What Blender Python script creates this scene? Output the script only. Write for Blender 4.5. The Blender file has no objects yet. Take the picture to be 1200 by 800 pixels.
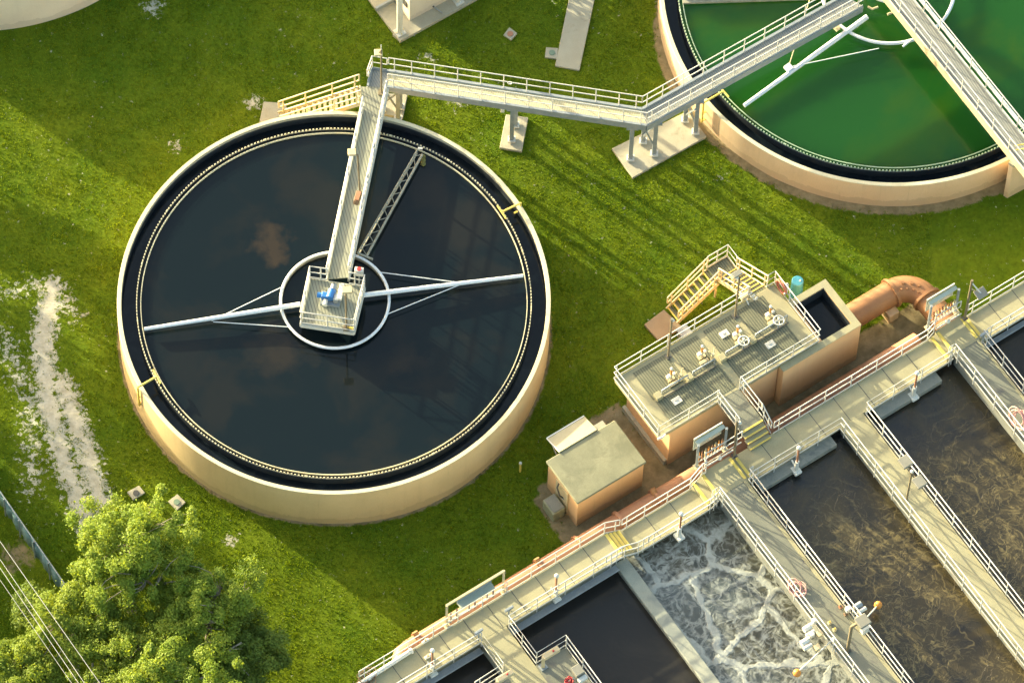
import bpy, math, random
import numpy as np
from mathutils import Vector, Matrix, Euler, noise
R = math.radians
random.seed(7); RNG = np.random.default_rng(7)
PI = math.pi
sc = bpy.context.scene
COL = sc.collection

# ---------------------------------------------------------------- camera model
F, PITCH, ROLL, CZ = 7000.0, 1.091, 0.0346, 222.0
TX, TY = -7.4431, 115.7658            # world origin = centre of the first tank
CAM = Vector((-TX, -TY, CZ))
fw = Vector((0, math.cos(PITCH), -math.sin(PITCH)))
_r = Vector((1, 0, 0)); _u = Vector((0, math.sin(PITCH), math.cos(PITCH)))
rt = _r*math.cos(ROLL) + _u*math.sin(ROLL)
up = -_r*math.sin(ROLL) + _u*math.cos(ROLL)
def at(px, py, z=0.0):
    """point at height z whose place in the survey photograph is px,py"""
    d = fw + rt*((px-600)/F) - up*((py-400)/F)
    return CAM + d*((z-CZ)/d.z)
ANG = -0.9466
DW = Vector((math.cos(ANG), math.sin(ANG), 0))          # into the basins
DU = Vector((-DW.y, DW.x, 0))                           # along the main walkway
ORG = at(1003, 447.5, 3.0); ORG.z = 0
def L(u, w, z=0.0):
    v = ORG + DU*u + DW*w; v.z = z
    return v
def uw(px, py, z):
    d = at(px, py, z) - ORG
    return d.dot(DU), d.dot(DW)

# ---------------------------------------------------------------- materials
MATS = {}
def base_mat(name):
    m = bpy.data.materials.new(name); m.use_nodes = True
    nt = m.node_tree; b = nt.nodes['Principled BSDF']
    MATS[name] = m
    return m, nt, b
def N(nt, t, **kw):
    n = nt.nodes.new(t)
    for k, v in kw.items():
        if k in n.inputs: n.inputs[k].default_value = v
        else: setattr(n, k, v)
    return n
def coords(nt):
    g = nt.nodes.new('ShaderNodeNewGeometry')
    return g.outputs['Position']
def noise_n(nt, pos, scale, detail=4, rough=.55, dist=0.0):
    n = N(nt, 'ShaderNodeTexNoise'); n.inputs['Scale'].default_value = scale
    n.inputs['Detail'].default_value = detail; n.inputs['Roughness'].default_value = rough
    n.inputs['Distortion'].default_value = dist
    nt.links.new(pos, n.inputs['Vector']); return n
def ramp(nt, fac, stops):
    r = nt.nodes.new('ShaderNodeValToRGB'); e = r.color_ramp.elements
    while len(e) < len(stops): e.new(.5)
    for i, (p, c) in enumerate(stops):
        e[i].position = p
        if not isinstance(c, (tuple, list)): c = (c, c, c)
        e[i].color = (*c, 1)
    nt.links.new(fac, r.inputs['Fac']); return r
def mixc(nt, fac, a, b, mode='MIX'):
    m = nt.nodes.new('ShaderNodeMix'); m.data_type = 'RGBA'; m.blend_type = mode
    for s, v in ((0, fac), (6, a), (7, b)):
        if hasattr(v, 'default_value') or isinstance(v, bpy.types.NodeSocket): nt.links.new(v, m.inputs[s])
        elif s == 0: m.inputs[0].default_value = v
        else: m.inputs[s].default_value = (*v, 1)
    return m.outputs[2]
def bump(nt, b, h, strength, dist):
    n = nt.nodes.new('ShaderNodeBump'); n.inputs['Strength'].default_value = strength
    n.inputs['Distance'].default_value = dist
    nt.links.new(h, n.inputs['Height']); nt.links.new(n.outputs[0], b.inputs['Normal']); return n
def surf(name, c1, c2, scale=2.0, rough=.7, bmp=.3, bd=.01, metal=0.0, speck=30.0, dirt=None):
    m, nt, b = base_mat(name); p = coords(nt)
    a = noise_n(nt, p, scale, 6, .62); s = noise_n(nt, p, speck, 3, .6)
    r = ramp(nt, a.outputs['Fac'], [(.3, c1), (.7, c2)])
    k = ramp(nt, s.outputs['Fac'], [(.3, .82), (.7, 1.0)])
    c = mixc(nt, 1.0, r.outputs[0], k.outputs[0], 'MULTIPLY')
    if dirt:
        d = noise_n(nt, p, dirt[1], 5, .7, .6); dr = ramp(nt, d.outputs['Fac'], [(dirt[2], 0.0), (dirt[2]+.14, 1.0)])
        c = mixc(nt, dr.outputs[0], c, dirt[0])
    nt.links.new(c, b.inputs['Base Color'])
    b.inputs['Roughness'].default_value = rough; b.inputs['Metallic'].default_value = metal
    if bmp: bump(nt, b, s.outputs['Fac'], bmp, bd)
    return m
def tankwall(name, c1, c2, streak):
    # painted concrete with faint vertical runs and blotches
    m, nt, b = base_mat(name); p = coords(nt)
    mp = N(nt, 'ShaderNodeMapping'); mp.inputs['Scale'].default_value = (3.2, 3.2, .28); nt.links.new(p, mp.inputs['Vector'])
    v = noise_n(nt, mp.outputs[0], 1.0, 6, .6); a = noise_n(nt, p, .5, 4, .6); s = noise_n(nt, p, 22, 3, .6)
    c = ramp(nt, a.outputs['Fac'], [(.3, c1), (.7, c2)]).outputs[0]
    k = ramp(nt, v.outputs['Fac'], [(.52, 0.0), (.8, .45)])
    c = mixc(nt, k.outputs[0], c, streak)
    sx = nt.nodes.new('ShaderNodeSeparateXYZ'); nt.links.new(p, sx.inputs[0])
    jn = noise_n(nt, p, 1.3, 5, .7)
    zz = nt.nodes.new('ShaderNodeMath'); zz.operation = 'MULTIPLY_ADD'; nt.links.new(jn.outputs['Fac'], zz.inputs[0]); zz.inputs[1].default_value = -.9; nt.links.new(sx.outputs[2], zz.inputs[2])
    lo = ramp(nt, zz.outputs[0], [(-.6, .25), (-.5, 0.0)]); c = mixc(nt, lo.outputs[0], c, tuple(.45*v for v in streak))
    dr = noise_n(nt, mp.outputs[0], 2.2, 4, .6); dk = ramp(nt, dr.outputs['Fac'], [(.62, 0.0), (.78, .35)]); c = mixc(nt, dk.outputs[0], c, tuple(.7*v for v in streak))
    k2 = ramp(nt, s.outputs['Fac'], [(.3, .9), (.7, 1.0)])
    c = mixc(nt, 1.0, c, k2.outputs[0], 'MULTIPLY')
    nt.links.new(c, b.inputs['Base Color']); b.inputs['Roughness'].default_value = .8
    bump(nt, b, s.outputs['Fac'], .2, .01)
    return m
def plankmat(name, c1, c2, c3, pitch, ang, rough=.7):
    """decking laid in lines: direction ang, line pitch in metres"""
    m, nt, b = base_mat(name); p = coords(nt)
    mp = N(nt, 'ShaderNodeMapping'); mp.inputs['Rotation'].default_value = (0, 0, -ang)
    nt.links.new(p, mp.inputs['Vector'])
    w = N(nt, 'ShaderNodeTexWave'); w.bands_direction = 'Y'; w.inputs['Scale'].default_value = 1.0/pitch/3.1831*1.0
    w.inputs['Distortion'].default_value = .35; w.inputs['Detail'].default_value = 2; w.inputs['Detail Scale'].default_value = .6
    nt.links.new(mp.outputs[0], w.inputs['Vector'])
    a = noise_n(nt, p, 1.1, 6, .65)
    r = ramp(nt, a.outputs['Fac'], [(.32, c1), (.68, c2)])
    k = ramp(nt, w.outputs['Fac'], [(.06, 1.0), (.2, 0.0)])
    c = mixc(nt, k.outputs[0], r.outputs[0], c3)
    s = noise_n(nt, p, 40, 2, .5); ks = ramp(nt, s.outputs['Fac'], [(.3, .85), (.7, 1.0)])
    c = mixc(nt, 1.0, c, ks.outputs[0], 'MULTIPLY')
    nt.links.new(c, b.inputs['Base Color']); b.inputs['Roughness'].default_value = rough
    bump(nt, b, w.outputs['Fac'], .35, .01)
    return m

WHITE = surf('white_paint', (.62, .62, .55), (.72, .72, .66), 1.5, .5, .1, .004)
RAILM = surf('rail_paint', (.55, .55, .51), (.65, .65, .61), 2.0, .45, .05, .003)
CREAM = surf('cream_paint', (.55, .46, .27), (.62, .53, .33), 2.0, .6, .1, .004)
YELL = surf('yellow_paint', (.7, .54, .1), (.78, .62, .16), 3, .6, .1, .004)
GALV = surf('galvanised_steel', (.25, .29, .32), (.34, .38, .4), 3.5, .5, .1, .004, .3)
GREYB = surf('grey_box_paint', (.2, .2, .17), (.25, .25, .21), 3, .5, .1, .004)
DARKM = surf('dark_metal', (.05, .05, .05), (.09, .09, .085), 5, .5, .1, .004)
POLE = surf('weathered_pole', (.16, .13, .08), (.24, .2, .12), 6, .7, .1, .004)
CONC = surf('deck_concrete', (.3, .282, .175), (.37, .35, .215), 1.2, .85, .35, .008, dirt=((.27, .26, .18), .9, .56))
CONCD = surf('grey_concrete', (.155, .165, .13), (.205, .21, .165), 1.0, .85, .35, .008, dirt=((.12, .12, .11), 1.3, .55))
CONCP = surf('pad_concrete', (.36, .34, .25), (.44, .42, .32), 1.4, .85, .35, .008, dirt=((.26, .24, .17), 1.1, .57))
PADBR = surf('brown_concrete', (.28, .21, .13), (.34, .26, .17), 1.4, .85, .35, .008)
WALLC = surf('basin_wall_concrete', (.2, .22, .2), (.3, .3, .25), 1.6, .85, .3, .008, dirt=((.1, .12, .12), .8, .52))
ROOF = surf('hut_roofing', (.17, .175, .115), (.28, .28, .18), .8, .9, .3, .01, dirt=((.15, .155, .1), .7, .5))
PEACH = tankwall('peach_wall', (.7, .43, .21), (.76, .48, .25), (.58, .37, .2))
TANK1 = tankwall('tank_wall_paint', (.58, .43, .215), (.66, .5, .26), (.48, .36, .18))
TANK2 = tankwall('green_tank_wall_paint', (.66, .47, .28), (.73, .54, .34), (.56, .41, .25))
TANK3 = tankwall('pale_tank_wall_paint', (.62, .55, .44), (.7, .63, .5), (.55, .48, .38))
RIM = surf('tank_rim_concrete', (.62, .57, .37), (.7, .65, .45), 1.2, .8, .2, .006, dirt=((.4, .34, .22), 1.6, .62))
SLIME = surf('algae_concrete', (.02, .028, .034), (.04, .05, .06), 1.5, .5, .3, .01, dirt=((.1, .085, .06), .9, .6))
PIPEM = surf('tan_pipe_paint', (.28, .135, .055), (.34, .17, .075), 1.2, .55, .12, .006, dirt=((.34, .19, .1), 1.4, .6))
PIPEB = surf('brown_pipe_paint', (.36, .165, .085), (.43, .21, .115), 1.4, .55, .15, .006, dirt=((.24, .13, .08), 1.2, .55))
WPIPE = surf('white_pipe_paint', (.7, .75, .78), (.78, .82, .84), 2, .35, .05, .004)
ORANGE = surf('orange_plastic', (.65, .24, .04), (.75, .32, .06), 4, .45, .05, .004)
HOSEM = surf('red_hose_rubber', (.45, .15, .09), (.55, .22, .14), 8, .6, .1, .004)
PINK = surf('faded_red_hose', (.55, .27, .24), (.65, .38, .34), 8, .6, .1, .004)
REDM = surf('red_paint', (.5, .03, .03), (.55, .05, .05), 4, .5, .1, .004)
BLUE = surf('blue_machine_paint', (.03, .18, .5), (.05, .24, .6), 4, .4, .1, .004)
BLUEB = surf('blue_barrel_plastic', (.05, .28, .42), (.08, .34, .48), 3, .4, .05, .004)
RUST = surf('rusty_steel', (.12, .07, .04), (.3, .2, .12), 7, .8, .3, .008)
TRUSS = surf('scummy_steel', (.25, .24, .17), (.42, .4, .32), 5, .7, .2, .006)
MOSS = surf('mossy_growth', (.1, .1, .02), (.2, .18, .05), 6, .9, .5, .02)
BARK = surf('tree_bark', (.2, .17, .12), (.42, .38, .3), 4, .9, .6, .02)
WIRE = surf('power_wire', (.42, .42, .4), (.5, .5, .48), 2, .4, .0, .004)
FENCEM = surf('blue_fence_fabric', (.1, .2, .24), (.15, .26, .3), 3, .7, .3, .01)
GRATE = plankmat('grating_deck', (.12, .13, .085), (.18, .185, .12), (.05, .055, .04), .11, ANG)
GRATEU = plankmat('grating_walkway', (.24, .25, .2), (.32, .33, .24), (.13, .14, .11), .13, 1.83)
GRATEB = plankmat('bridge_deck_grating', (.5, .46, .28), (.56, .52, .34), (.4, .37, .22), .1, 1.35)
GRATEC = plankmat('grey_bridge_grating', (.2, .22, .21), (.27, .28, .26), (.14, .15, .15), .1, 2.1)

# ---- leaves
def leafmat(name, c1, c2, tr):
    m, nt, b = base_mat(name); p = coords(nt)
    n = noise_n(nt, p, .9, 5, .7); n2 = noise_n(nt, p, 11, 2, .5)
    c = ramp(nt, n.outputs['Fac'], [(.3, c1), (.7, c2)]).outputs[0]
    k = ramp(nt, n2.outputs['Fac'], [(.25, .6), (.75, 1.15)])
    c = mixc(nt, 1.0, c, k.outputs[0], 'MULTIPLY')
    nt.links.new(c, b.inputs['Base Color']); b.inputs['Roughness'].default_value = .6
    b.inputs['Specular IOR Level'].default_value = .25
    t = N(nt, 'ShaderNodeBsdfTranslucent'); cc = mixc(nt, 1.0, c, tr, 'MULTIPLY')
    nt.links.new(cc, t.inputs['Color'])
    ms = N(nt, 'ShaderNodeMixShader'); ms.inputs[0].default_value = .4
    nt.links.new(b.outputs[0], ms.inputs[1]); nt.links.new(t.outputs[0], ms.inputs[2])
    nt.links.new(ms.outputs[0], nt.nodes['Material Output'].inputs[0])
    return m
LEAF1 = leafmat('bright_leaves', (.155, .255, .03), (.28, .37, .055), (1.9, 1.6, .7))
LEAF2 = leafmat('deep_leaves', (.11, .18, .028), (.18, .26, .045), (1.8, 1.5, .7))
LEAF3 = leafmat('yellow_leaves', (.15, .235, .028), (.25, .33, .045), (1.8, 1.5, .6))
BLADE = leafmat('grass_blades', (.108, .185, .005), (.195, .262, .008), (1.5, 1.35, .4))

# ---- water
def watermat(name, c1, c2, scale, thr, rough=.04, bs=.15, bd=.02, bscale=3.0, dist=1.0):
    m, nt, b = base_mat(name); p = coords(nt)
    n = noise_n(nt, p, scale, 6, .6, dist)
    c = ramp(nt, n.outputs['Fac'], [(thr, c1), (thr+.14, c2)]).outputs[0]
    nt.links.new(c, b.inputs['Base Color']); b.inputs['Roughness'].default_value = rough
    b.inputs['IOR'].default_value = 1.33
    s = noise_n(nt, p, bscale, 4, .5); bump(nt, b, s.outputs['Fac'], bs, bd)
    return m
WATER1 = watermat('clarifier_water', (.004, .0088, .0115), (.009, .0115, .012), .33, .5, .035, .06, .01, 2.2, .3)
def paint_cloud_reflections(m, blobs, col):  # soft brown blobs painted into the water colour as reflections of clouds
    nt = m.node_tree; b = nt.nodes['Principled BSDF']; p = coords(nt); src = b.inputs['Base Color'].links[0].from_socket
    wn = noise_n(nt, p, .9, 5, .6); off = nt.nodes.new('ShaderNodeVectorMath'); off.operation = 'MULTIPLY_ADD'
    nt.links.new(wn.outputs['Color'], off.inputs[0]); off.inputs[1].default_value = (3.0, 3.0, 0); nt.links.new(p, off.inputs[2]); c = src
    for (x, y, r_, k) in blobs:
        d = nt.nodes.new('ShaderNodeVectorMath'); d.operation = 'DISTANCE'; nt.links.new(off.outputs[0], d.inputs[0]); d.inputs[1].default_value = (x+1.5, y+1.5, 2.51)
        q = nt.nodes.new('ShaderNodeMath'); q.operation = 'DIVIDE'; nt.links.new(d.outputs['Value'], q.inputs[0]); q.inputs[1].default_value = r_
        c = mixc(nt, ramp(nt, q.outputs[0], [(.3, k), (1.1, 0.0)]).outputs[0], c, col)
    nt.links.new(c, b.inputs['Base Color'])
paint_cloud_reflections(WATER1, [tuple(at(a, b_, 2.5)[:2])+(r_, k) for a, b_, r_, k in ((322, 288, .95, 1.0), (545, 262, 2.2, .35), (500, 220, 1.3, .3), (325, 408, 1.5, .6), (480, 425, 1.0, .4), (215, 420, 1.6, .2))], (.026, .0215, .016))
WATERC = watermat('launder_water', (.006, .01, .014), (.012, .018, .022), .8, .5, .08, .2, .02, 3)
WATER2 = watermat('green_water', (.009, .06, .009), (.02, .066, .006), .15, .45, .16, .04, .01, 1.5)
_b = WATER2.node_tree.nodes['Principled BSDF']; _b.subsurface_method = 'BURLEY'; _b.inputs['Subsurface Weight'].default_value = 1.0
_b.inputs['Subsurface Radius'].default_value = (1, 1, 1); _b.inputs['Subsurface Scale'].default_value = 2.5
WATERD = watermat('dark_basin_water', (.026, .025, .023), (.038, .035, .029), .3, .5, .14, .4, .02, 5)
WATERX = watermat('box_water', (.01, .013, .015), (.02, .02, .02), .5, .5, .06, .1, .01, 3)

def veinwater(name, dark, mid, vein, foam, amount):
    m, nt, b = base_mat(name); p = coords(nt)
    dn = noise_n(nt, p, .8, 3, .55); dn2 = noise_n(nt, p, 3.5, 2, .5)
    v1 = nt.nodes.new('ShaderNodeVectorMath'); v1.operation = 'MULTIPLY_ADD'; nt.links.new(dn.outputs['Color'], v1.inputs[0])
    v1.inputs[1].default_value = (1.1, 1.1, 0) if foam else (.6, .6, 0); nt.links.new(p, v1.inputs[2])
    mx = nt.nodes.new('ShaderNodeVectorMath'); mx.operation = 'MULTIPLY_ADD'; nt.links.new(dn2.outputs['Color'], mx.inputs[0])
    mx.inputs[1].default_value = (.1, .1, 0) if foam else (.25, .25, 0); nt.links.new(v1.outputs[0], mx.inputs[2])
    def ridge(scale, wd, det=1.5, dist=.6, lv=.5):
        v = noise_n(nt, mx.outputs[0], scale, det, .5, dist)
        q = nt.nodes.new('ShaderNodeMath'); q.operation = 'SUBTRACT'; nt.links.new(v.outputs['Fac'], q.inputs[0]); q.inputs[1].default_value = lv
        r_ = nt.nodes.new('ShaderNodeMath'); r_.operation = 'ABSOLUTE'; nt.links.new(q.outputs[0], r_.inputs[0])
        return ramp(nt, r_.outputs[0], [(wd*.15, 1.0), (wd, 0.0)]).outputs[0]
    def cell(scale, lo, hi):
        v = N(nt, 'ShaderNodeTexVoronoi'); v.voronoi_dimensions = '2D'; v.feature = 'F1'; v.inputs['Scale'].default_value = scale
        nt.links.new(mx.outputs[0], v.inputs['Vector'])
        q = nt.nodes.new('ShaderNodeMath'); q.operation = 'SUBTRACT'; nt.links.new(v.outputs['Distance'], q.inputs[0]); q.inputs[1].default_value = .42
        r_ = nt.nodes.new('ShaderNodeMath'); r_.operation = 'ABSOLUTE'; nt.links.new(q.outputs[0], r_.inputs[0])
        return ramp(nt, r_.outputs[0], [(lo, 1.0), (hi, 0.0)]).outputs[0]
    def web(scale, lo, hi):
        v = N(nt, 'ShaderNodeTexVoronoi'); v.voronoi_dimensions = '2D'; v.feature = 'DISTANCE_TO_EDGE'; v.inputs['Scale'].default_value = scale
        nt.links.new(mx.outputs[0], v.inputs['Vector']); q = nt.nodes.new('ShaderNodeMath'); q.operation = 'MULTIPLY_ADD'
        nv = noise_n(nt, p, 2.2, 4, .7); nt.links.new(nv.outputs['Fac'], q.inputs[0]); q.inputs[1].default_value = -.075; nt.links.new(v.outputs['Distance'], q.inputs[2])
        return ramp(nt, q.outputs[0], [(0.0, 1.0), (hi, 0.0)]).outputs[0]
    big = web(.4, .0, .03) if foam else ridge(.3, .016, 3, .8)
    med = ridge(.95, .026, 2, .9) if foam else ridge(.9, .02, 2.5, 1.2)
    fine = ridge(2.6, .06, 2, 1.0) if foam else ridge(2.3, .045, 2.5, 1.4)
    patch = noise_n(nt, p, .28, 4, .6, .4)
    pm = ramp(nt, patch.outputs['Fac'], [(amount, 0.0), (amount+.16, 1.0)]).outputs[0]
    sb_ = nt.nodes.new('ShaderNodeVectorMath'); sb_.operation = 'SUBTRACT'; nt.links.new(p, sb_.inputs[0]); sb_.inputs[1].default_value = tuple(L(0, 1.5, 0))
    dt = nt.nodes.new('ShaderNodeVectorMath'); dt.operation = 'DOT_PRODUCT'; nt.links.new(sb_.outputs[0], dt.inputs[0]); dt.inputs[1].default_value = tuple(DW*.1)
    far = ramp(nt, dt.outputs['Value'], [(.06, .05), (.45, 1.0)]).outputs[0]
    base = ramp(nt, noise_n(nt, p, .5, 5, .6, 1).outputs['Fac'], [(.35, dark), (.68, mid)]).outputs[0]
    def mul(a, k):
        q = nt.nodes.new('ShaderNodeMath'); q.operation = 'MULTIPLY'; q.use_clamp = True
        nt.links.new(a, q.inputs[0])
        if isinstance(k, float): q.inputs[1].default_value = k
        else: nt.links.new(k, q.inputs[1])
        return q.outputs[0]
    fn = noise_n(nt, p, 2.6, 5, .65, .8)
    brk = ramp(nt, fn.outputs['Fac'], [(.36, .15), (.62, 1.0)]).outputs[0]
    c = base
    if foam:
        bl = ramp(nt, noise_n(nt, p, .22, 4, .6, .5).outputs['Fac'], [(.46, 0.0), (.7, .7)]).outputs[0]
        c = mixc(nt, bl, c, (.12, .15, .16))
        c = mixc(nt, mul(mul(fine, .5), brk), c, vein)
        c = mixc(nt, mul(mul(cell(1.5, .0, .14), .65), brk), c, vein)
        c = mixc(nt, mul(mul(med, .75), brk), c, vein)
        c = mixc(nt, mul(mul(web(1.0, 0, .025), .8), brk), c, vein)
        c = mixc(nt, mul(mul(ridge(.35, .012, 2.5, .6), .6), brk), c, vein)
        c = mixc(nt, mul(mul(big, .9), ramp(nt, fn.outputs['Fac'], [(.3, .5), (.55, 1.0)]).outputs[0]), c, (vein[0]*1.2, vein[1]*1.2, vein[2]*1.2))
    else:
        pm = mul(pm, far); brk = mul(brk, far); pf = mul(pm, brk)
        c = mixc(nt, mul(pm, .45), c, tuple(.35*v for v in vein))
        c = mixc(nt, mul(mul(fine, .6), pf), c, vein)
        c = mixc(nt, mul(mul(med, .85), pf), c, vein)
        c = mixc(nt, mul(mul(big, .7), brk), c, vein)
    nt.links.new(c, b.inputs['Base Color']); b.inputs['Roughness'].default_value = .3 if foam else .18
    hs = nt.nodes.new('ShaderNodeMath'); hs.operation = 'ADD'
    nt.links.new(mul(big, .6) if foam else mul(med, .3), hs.inputs[0]); nt.links.new(fn.outputs['Fac'], hs.inputs[1])
    bump(nt, b, hs.outputs[0], .6, .06 if foam else .03)
    return m
FROTH = veinwater('frothing_water', (.024, .028, .022), (.07, .068, .045), (.31, .33, .3), True, .3)
SLUDGE = veinwater('sludge_water', (.016, .017, .018), (.05, .04, .02), (.2, .16, .07), False, .35)

# ---- ground
def groundmat():
    m, nt, b = base_mat('lawn_ground'); p = coords(nt)
    a = nt.nodes.new('ShaderNodeAttribute'); a.attribute_name = 'soil'
    sp = nt.nodes.new('ShaderNodeSeparateColor'); nt.links.new(a.outputs['Color'], sp.inputs[0])
    n1 = noise_n(nt, p, .35, 6, .65); n2 = noise_n(nt, p, 6, 5, .7)
    g = ramp(nt, n1.outputs['Fac'], [(.3, (.058, .115, .005)), (.7, (.13, .17, .008))]).outputs[0]
    k = ramp(nt, n2.outputs['Fac'], [(.3, .7), (.75, 1.2)]).outputs[0]
    g = mixc(nt, 1.0, g, k, 'MULTIPLY')
    sand = ramp(nt, noise_n(nt, p, 2.2, 6, .7).outputs['Fac'], [(.3, (.33, .31, .23)), (.7, (.56, .54, .44))]).outputs[0]
    mud = ramp(nt, noise_n(nt, p, 1.6, 6, .7).outputs['Fac'], [(.3, (.14, .115, .06)), (.7, (.32, .26, .15))]).outputs[0]
    def thr(ch, sc_, w):
        q = nt.nodes.new('ShaderNodeMath'); q.operation = 'MULTIPLY_ADD'
        nn = noise_n(nt, p, sc_, 6, .75)
        nt.links.new(nn.outputs['Fac'], q.inputs[0]); q.inputs[1].default_value = w; nt.links.new(ch, q.inputs[2])
        h = nt.nodes.new('ShaderNodeMath'); h.operation = 'MULTIPLY'; h.inputs[1].default_value = .5; nt.links.new(q.outputs[0], h.inputs[0])
        return ramp(nt, h.outputs[0], [(.25+w*.25-.03, 0.0), (.25+w*.25+.04, 1.0)]).outputs[0]
    c = mixc(nt, thr(sp.outputs[0], 4.2, 3.0), g, sand)
    c = mixc(nt, thr(sp.outputs[1], 2.0, .9), c, mud)
    nt.links.new(c, b.inputs['Base Color']); b.inputs['Roughness'].default_value = .95
    b.inputs['Specular IOR Level'].default_value = .1
    bump(nt, b, n2.outputs['Fac'], .6, .05)
    return m
GROUND = groundmat()

# ---------------------------------------------------------------- mesh builder
class MB:
    def __init__(s): s.v = []; s.f = []; s.sm = []
    def add(s, vs, fs, smooth=False):
        o = len(s.v); s.v += [Vector(v) for v in vs]; s.f += [tuple(i+o for i in f) for f in fs]; s.sm += [smooth]*len(fs); return s
    def box(s, c, size, ax=None, ay=None, az=None):
        c = Vector(c); ax = (ax or Vector((1, 0, 0))).normalized(); az = (az or Vector((0, 0, 1))).normalized()
        ay = (ay or az.cross(ax)).normalized()
        hx, hy, hz = size[0]/2, size[1]/2, size[2]/2
        vs = [c+ax*(x*hx)+ay*(y*hy)+az*(z*hz) for z in (-1, 1) for x, y in ((-1, -1), (1, -1), (1, 1), (-1, 1))]
        return s.add(vs, [(3, 2, 1, 0), (4, 5, 6, 7), (0, 1, 5, 4), (1, 2, 6, 5), (2, 3, 7, 6), (3, 0, 4, 7)])
    def beam(s, p, q, w, h):
        p, q = Vector(p), Vector(q); d = q-p; ln = d.length; d.normalize()
        side = d.cross(Vector((0, 0, 1)))
        side = Vector((1, 0, 0)) if side.length < 1e-4 else side.normalized()
        return s.box((p+q)/2, (ln, w, h), d, side, side.cross(d))
    def prism(s, poly, z0, z1):
        n = len(poly); a = sum(poly[i][0]*poly[(i+1) % n][1]-poly[(i+1) % n][0]*poly[i][1] for i in range(n))
        if a < 0: poly = poly[::-1]
        vs = [(p[0], p[1], z0) for p in poly]+[(p[0], p[1], z1) for p in poly]
        return s.add(vs, [tuple(range(n-1, -1, -1)), tuple(range(n, 2*n))]+[(i, (i+1) % n, n+(i+1) % n, n+i) for i in range(n)])
    def lprism(s, us, ws, z0, z1):
        return s.prism([L(us[0], ws[0]), L(us[1], ws[0]), L(us[1], ws[1]), L(us[0], ws[1])], z0, z1)
    def tube(s, pts, r, n=8, cap=True, r2=None):
        pts = [Vector(p) for p in pts]; m = len(pts); vs = []; fs = []
        prev = None
        for i, p in enumerate(pts):
            t = (pts[min(i+1, m-1)]-pts[max(i-1, 0)]).normalized()
            if prev is None:
                a = t.orthogonal().normalized()
            else:
                a = prev-t*prev.dot(t)
                a = a.normalized() if a.length > 1e-5 else t.orthogonal().normalized()
            prev = a; bb = t.cross(a)
            rr = r if r2 is None else r+(r2-r)*i/max(1, m-1)
            for k in range(n):
                th = 2*PI*k/n; vs.append(p+(a*math.cos(th)+bb*math.sin(th))*rr)
        for i in range(m-1):
            for k in range(n):
                fs.append((i*n+k, i*n+(k+1) % n, (i+1)*n+(k+1) % n, (i+1)*n+k))
        s.add(vs, fs, True)
        if cap: s.add(vs[:n], [tuple(range(n-1, -1, -1))]); s.add(vs[-n:], [tuple(range(n))])
        return s
    def lathe(s, c, prof, n=128, closed=False, a0=0, a1=2*PI, smooth=True):
        full = abs(a1-a0-2*PI) < 1e-6; m = len(prof); vs = []; fs = []
        cnt = n if full else n+1
        for i in range(cnt):
            th = a0+(a1-a0)*i/n
            for r_, z in prof: vs.append((c[0]+r_*math.cos(th), c[1]+r_*math.sin(th), z))
        for i in range(n):
            j = (i+1) % cnt
            for k in range(m if closed else m-1):
                k2 = (k+1) % m
                fs.append((i*m+k, j*m+k, j*m+k2, i*m+k2))
        # duplicate rings per segment for crisp profile corners
        nv = []; nf = []
        for f in fs:
            nf.append(tuple(range(len(nv), len(nv)+4))); nv += [vs[i] for i in f]
        if smooth:
            # share verts inside one strip only
            idx = {}; vv = []; ff = []
            for fi, f in enumerate(fs):
                strip = fi % (m if closed else m-1); g = []
                for i in f:
                    key = (i, strip)
                    if key not in idx: idx[key] = len(vv); vv.append(vs[i])
                    g.append(idx[key])
                ff.append(tuple(g))
            return s.add(vv, ff, True)
        return s.add(nv, nf)
    def disc(s, c, r_, z, n=128):
        return s.add([(c[0]+r_*math.cos(2*PI*i/n), c[1]+r_*math.sin(2*PI*i/n), z) for i in range(n)], [tuple(range(n))])
    def ball(s, c, r_, n=10, sx=1, sy=1, sz=1):
        vs = []; fs = []
        for i in range(n+1):
            ph = PI*i/n
            for k in range(2*n):
                th = PI*k/n; vs.append((c[0]+r_*sx*math.sin(ph)*math.cos(th), c[1]+r_*sy*math.sin(ph)*math.sin(th), c[2]+r_*sz*math.cos(ph)))
        for i in range(n):
            for k in range(2*n):
                fs.append((i*2*n+k, (i+1)*2*n+k, (i+1)*2*n+(k+1) % (2*n), i*2*n+(k+1) % (2*n)))
        return s.add(vs, fs, True)
    def mesh(s, name, mat, off=Vector((0, 0, 0))):
        me = bpy.data.meshes.new(name)
        me.from_pydata([tuple(v-off) for v in s.v], [], s.f)
        me.polygons.foreach_set('use_smooth', s.sm); me.materials.append(mat); me.update()
        return me
    def build(s, name, mat, parent=None, bevel=0.0):
        off = wloc(parent)
        o = bpy.data.objects.new(name, s.mesh(name, mat, off)); COL.objects.link(o)
        if parent: o.parent = parent
        if bevel:
            b = o.modifiers.new('bevel', 'BEVEL'); b.width = bevel; b.segments = 1; b.limit_method = 'ANGLE'; b.angle_limit = R(40)
        return o
def wloc(o):
    v = Vector((0, 0, 0))
    while o: v += o.location; o = o.parent
    return v
def tag(o, label, cat, group=None):
    o['label'] = label; o['category'] = cat
    if group: o['group'] = group
    return o
def thing(name, loc, label, cat, group=None):
    o = bpy.data.objects.new(name, None); COL.objects.link(o); o.location = Vector(loc); o.empty_display_size = .3
    return tag(o, label, cat, group)
def struct(name, o, kind='structure'):
    o['kind'] = kind; return o
def copy_of(mesh, name, loc, parent):
    o = bpy.data.objects.new(name, mesh); COL.objects.link(o); o.parent = parent; o.location = Vector(loc)-wloc(parent); return o

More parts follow.
